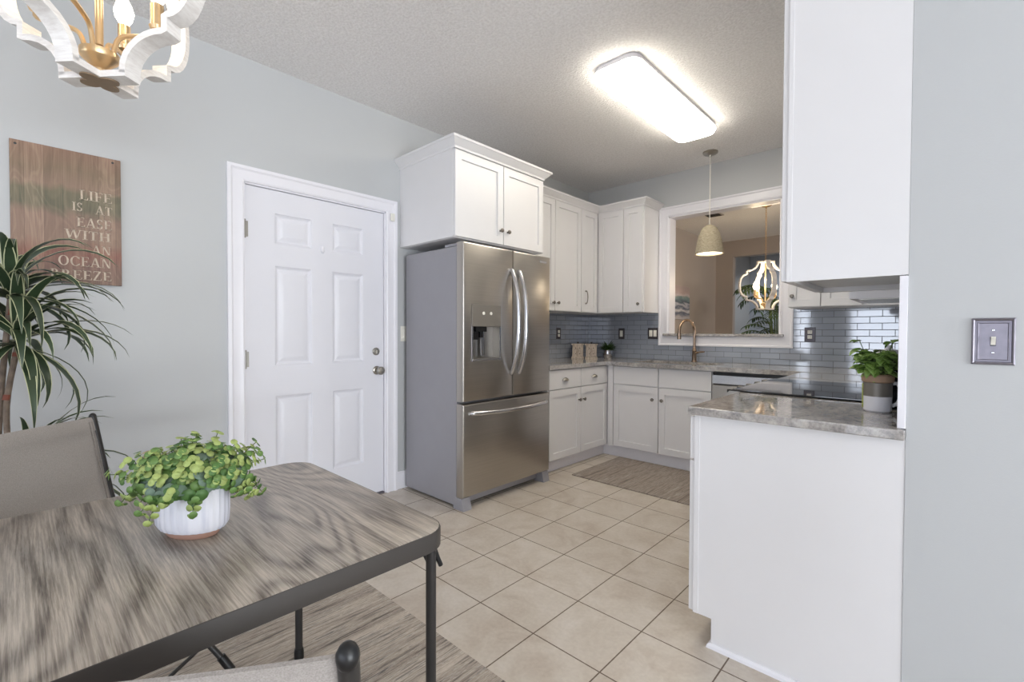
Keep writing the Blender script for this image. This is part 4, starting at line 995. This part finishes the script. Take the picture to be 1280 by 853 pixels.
for k in range(150):
    az = r.uniform(0, 2*PI); sp_ = math.sqrt(r.random())
    lx, ly = math.cos(az)*sp_, math.sin(az)*sp_
    bx_, by_ = ex+.05*lx, ey+.035*ly
    out = Vector((lx, ly, 0)); ln = r.uniform(.06, .125); el = 1.4-.95*sp_+r.uniform(-.2, .2)
    p = Vector((bx_, by_, TZ+.10)); d = Vector((math.cos(az)*math.cos(el), math.sin(az)*math.cos(el), math.sin(el)))
    trail = sp_ > .75 and r.random() < .30
    if trail: ln *= 1.05
    if k in (0, 1): d = Vector((-.3, .95, .75)).normalized(); ln = .14
    if k in (2, 3): d = Vector((-.6, -.8, .25)).normalized(); ln = .16
    pts = [p.copy()]; ns = 8
    for i in range(ns):
        p = p+d*ln/ns; d = (d+Vector((0, 0, -.26 if trail else -.035))+Vector((r.uniform(-.1, .1), r.uniform(-.1, .1), 0))).normalized()
        if p.z < TZ+.02: break
        if math.hypot((p.x-ex), (p.y-ey)) < .085 and p.z < TZ+.126: p.z = TZ+.126
        pts.append(p.copy())
        if i >= 1:
            sd = d.cross(Vector((0, 0, 1)))
            if sd.length < .1: sd = Vector((1, 0, 0))
            sd.normalize(); sd = (sd*math.cos(i*1.5)+d.cross(sd)*math.sin(i*1.5)).normalized()
            tip = i >= ns-3
            rad = (.0078 if tip else r.uniform(.010, .0165))
            mi = r.choice((0, 0, 0, 1, 1, 4)) if tip else r.choice((1, 1, 2, 2, 4))
            if k in (9,) : mi = 3
            for s in (1, -1):
                disc(lv, p+sd*s*rad*.9, (d*.8+sd*s*.3+Vector((0, 0, .35))+Vector((.45, -.1, 0))+Vector((r.uniform(-.4, .4), r.uniform(-.4, .4), 0))), rad, mi)
    if len(pts) > 1:
        stm.tube(pts, .0011, 5)
        disc(lv, pts[-1], d+Vector((.3, 0, .4)), .007, 0)
stm.build('stems', M['stem'], ep); lo = lv.build('foliage', LM, ep, smooth=60); solidify(lo, .0006)

def oval_leaf(m, base, d, up, ln, wd, bend=.3, n=6):
    d = d.normalized(); sd = d.cross(up)
    if sd.length < .05: sd = d.orthogonal()
    sd.normalize(); up = sd.cross(d)
    rows_ = []
    for i in range(n+1):
        t = i/n; w_ = wd*math.sin(PI*min(t*.96+.04, .995))**.75
        c_ = base+d*ln*t-up*bend*ln*t*t
        rows_.append([m.v(c_-sd*w_+up*w_*.3), m.v(c_), m.v(c_+sd*w_+up*w_*.3)])
    for a, b in zip(rows_, rows_[1:]):
        m.face([a[0], a[1], b[1], b[0]]); m.face([a[1], a[2], b[2], b[1]])
# herb in a crock on the right counter
hx, hy, hz = 2.825, 2.10, .9035
hp = thing('potted_herb', 'leafy green herb in a white and grey crock on the right counter', 'plant', (hx, hy, hz))
MB().lathe([(.036, hz+.0005), (.041, hz+.006), (.042, hz+.056)], (hx, hy, 0), 36, cap1=True).build('white_base', M['white'], hp)
MB().lathe([(.042, hz+.0562), (.0425, hz+.104), (.041, hz+.105), (.01, hz+.1045)], (hx, hy, 0), 36).build('grey_band', M['warmgrey'], hp)
MB().lathe([(.043, hz+.1055), (.047, hz+.110), (.048, hz+.130), (.043, hz+.135), (.04, hz+.131), (.01, hz+.128)], (hx, hy, 0), 36).build('wooden_rim', plain('pale_wood', rgb(176, 146, 122), .6, var=.15, scale=30), hp)
hd = [(hx+.041, hy+.010, hz+.102), (hx+.056, hy+.016, hz+.100), (hx+.063, hy+.018, hz+.068), (hx+.056, hy+.016, hz+.035), (hx+.040, hy+.010, hz+.022)]
MB().tube(smooth_path(hd, 5), .006, 10).build('handle', M['white'], hp)
MB().box(hx-.0435, hx-.038, hy-.016, hy+.008, hz+.012, hz+.10, bev=.002).build('side_label', plain('green_yellow_label', rgb(190, 196, 110), .5, var=.4, scale=90), hp)
r2 = random.Random(4); m = MB(); m2 = MB()
for k in range(130):
    az = r2.uniform(0, 2*PI); rr = r2.uniform(0, .035); o = Vector((hx+rr*math.cos(az), hy+rr*math.sin(az), hz+.126))
    hgt = r2.uniform(.01, .085) if k > 8 else r2.uniform(.07, .125)
    q = o+Vector((math.cos(az)*hgt*.35, math.sin(az)*hgt*.35, hgt)); 
    if q.x > 2.868: q.x = 2.868
    m2.tube([o, (o+q)/2+Vector((0, 0, .004)), q], .0015, 5)
    for s in range(2):
        a2 = az+r2.uniform(-1.2, 1.2); el = r2.uniform(-.3, .6); dd = Vector((math.cos(a2)*math.cos(el), math.sin(a2)*math.cos(el), math.sin(el)))
        if q.x+dd.x*.05 > 2.90: dd.x = -abs(dd.x)
        oval_leaf(m, q, dd, Vector((0, 0, 1)), r2.uniform(.030, .045), r2.uniform(.011, .016), r2.uniform(.1, .6))
m2.build('stems', M['stem'], hp); o = m.build('foliage', M['herb'], hp, smooth=60); solidify(o, .0006)
# dark kettle behind it
kx, ky, kz = 2.845, 2.235, .9035
kt = thing('coffee_carafe', 'dark navy carafe tucked behind the leafy herb crock', 'carafe', (kx, ky, kz))
MB().lathe([(.050, kz+.0005), (.054, kz+.008), (.056, kz+.10), (.050, kz+.15), (.036, kz+.185), (.036, kz+.20), (.004, kz+.202)], (kx, ky, 0), 32).build('body', M['navy'], kt)
MB().lathe([(.037, kz+.2025), (.034, kz+.215), (.012, kz+.222), (.012, kz+.235), (.002, kz+.237)], (kx, ky, 0), 24).build('lid', M['white'], kt)
MB().tube(smooth_path([(kx-.03, ky+.035, kz+.175), (kx-.055, ky+.06, kz+.17), (kx-.06, ky+.065, kz+.10), (kx-.038, ky+.04, kz+.05)], 5), .008, 10).build('handle', M['black'], kt)

# small plant in the corner
qx, qy = .335, 4.355
sp_ = thing('small_potted_plant', 'small dark green plant in a silver pot in the counter corner', 'plant', (qx, qy, CT))
MB().lathe([(.036, CT+.0005), (.047, CT+.02), (.052, CT+.05), (.046, CT+.085), (.042, CT+.085), (.01, CT+.08)], (qx, qy, 0), 28).build('pot', M['chrome'], sp_)
r3 = random.Random(9); m = MB()
for k in range(150):
    az = r3.uniform(0, 2*PI); el = r3.uniform(.1, 1.5); rr = r3.uniform(0, .03)
    o = Vector((qx+rr*math.cos(az), qy+rr*math.sin(az), CT+.08+r3.uniform(0, .035))); d = Vector((math.cos(az)*math.cos(el), math.sin(az)*math.cos(el), math.sin(el)))
    oval_leaf(m, o, d, Vector((0, 0, 1)), r3.uniform(.05, .085), .0075, .3, 4)
o = m.build('foliage', M['leafmid'], sp_, smooth=60); solidify(o, .0006)
# little drawer chests
def chest(label, x, y, group):
    c = thing('mini_chest', label, 'canister', (x, y, CT), group)
    a = math.atan2(-.84, .55); F = Vector((math.cos(a), math.sin(a), 0)); L = Vector((-math.sin(a), math.cos(a), 0))
    def qbox(name, f0, f1, l0, l1, z0, z1, mat, par):
        m = MB(); m.prism([Vector((x, y, z0))+F*f+L*l for f, l in ((f0, l0), (f1, l0), (f1, l1), (f0, l1))], (0, 0, z1-z0), bev=.0015); return m.build(name, mat, par)
    z = CT+.0005
    qbox('plinth', -.058, .058, -.064, .064, z, z+.016, M['limed'], c)
    qbox('body', -.05, .05, -.056, .056, z+.0162, z+.140, M['limed'], c)
    qbox('lid', -.060, .060, -.066, .066, z+.1402, z+.154, M['limed'], c)
    for z0 in (.026, .086):
        d = qbox('drawer', .0502, .054, -.048, .048, z+z0, z+z0+.046, M['limed'], c)
        for l in (-.022, .022): MB().ball(tuple(Vector((x, y, z+z0+.024))+F*.0565+L*l), .0045, 8).build('knob', M['steeldark'], d)
    kb = MB().lathe([(.006, z+.1542), (.006, z+.160), (.012, z+.166), (.010, z+.174), (.001, z+.176)], (x, y, 0), 12).build('lid_knob', M['steeldark'], c)
chest('small limed wood chest canister, left one of the corner pair', .135, 4.085, 'limed chest canisters')
chest('small limed wood chest canister, right one next to the silver pot', .252, 4.165, 'limed chest canisters')

# bamboo palm beyond the pass-through
bxp, byp = 1.30, 7.35
bp = thing('bamboo_palm', 'tall dark green palm in the room beyond the pass-through', 'plant', (bxp, byp, 0))
MB().lathe([(.15, 0), (.16, .01), (.19, .30), (.20, .33), (.185, .33), (.18, .29), (.01, .285)], (bxp, byp, 0), 28).build('pot', M['black'], bp)
r4 = random.Random(21); stm, lv = MB(), MB()
for k in range(44):
    az = 2*PI*k/44*5+r4.uniform(-.2, .2); hgt = r4.uniform(.9, 1.75); base = Vector((bxp+.07*math.cos(az), byp+.07*math.sin(az), .30))
    top = base+Vector((math.cos(az)*.10, math.sin(az)*.10, hgt-.30)); ln = r4.uniform(.3, .52)
    pts = [base, (base+top)/2, top]; p = top.copy(); a = r4.uniform(.7, 1.2)
    for i in range(9):
        d = Vector((math.cos(az)*math.cos(a), math.sin(az)*math.cos(a), math.sin(a))); p = p+d*ln/9; pts.append(p.copy()); a -= .19
        sd = Vector((-math.sin(az), math.cos(az), 0))
        for s in (1, -1):
            oval_leaf(lv, p, (d*.7+sd*s+Vector((0, 0, -.15))), Vector((0, 0, 1)), r4.uniform(.12, .2)*(1-.04*i), .013, .35, 4)
    stm.tube(pts, .006, 6)
stm.build('stems', M['stem'], bp); o = lv.build('fronds', M['palm'], bp, smooth=60); solidify(o, .0006)

# ------------------------------------------------------------------ families of repeats
FAM = {'wall_cabinet': 'white wall cabinets', 'corner_wall_cabinet': 'white wall cabinets', 'base_cabinet': 'white base cabinets', 'corner_base_cabinet': 'white base cabinets',
       'countertop': 'grey granite countertops', 'chandelier': 'lantern chandeliers', 'wall_outlet': 'outlets on the tile backsplash', 'light_switch': 'light switches'}
for o in COL.objects:
    k = o.name.split('.')[0]
    if k in FAM and o.parent is None and 'category' in o: o['group'] = FAM[k]
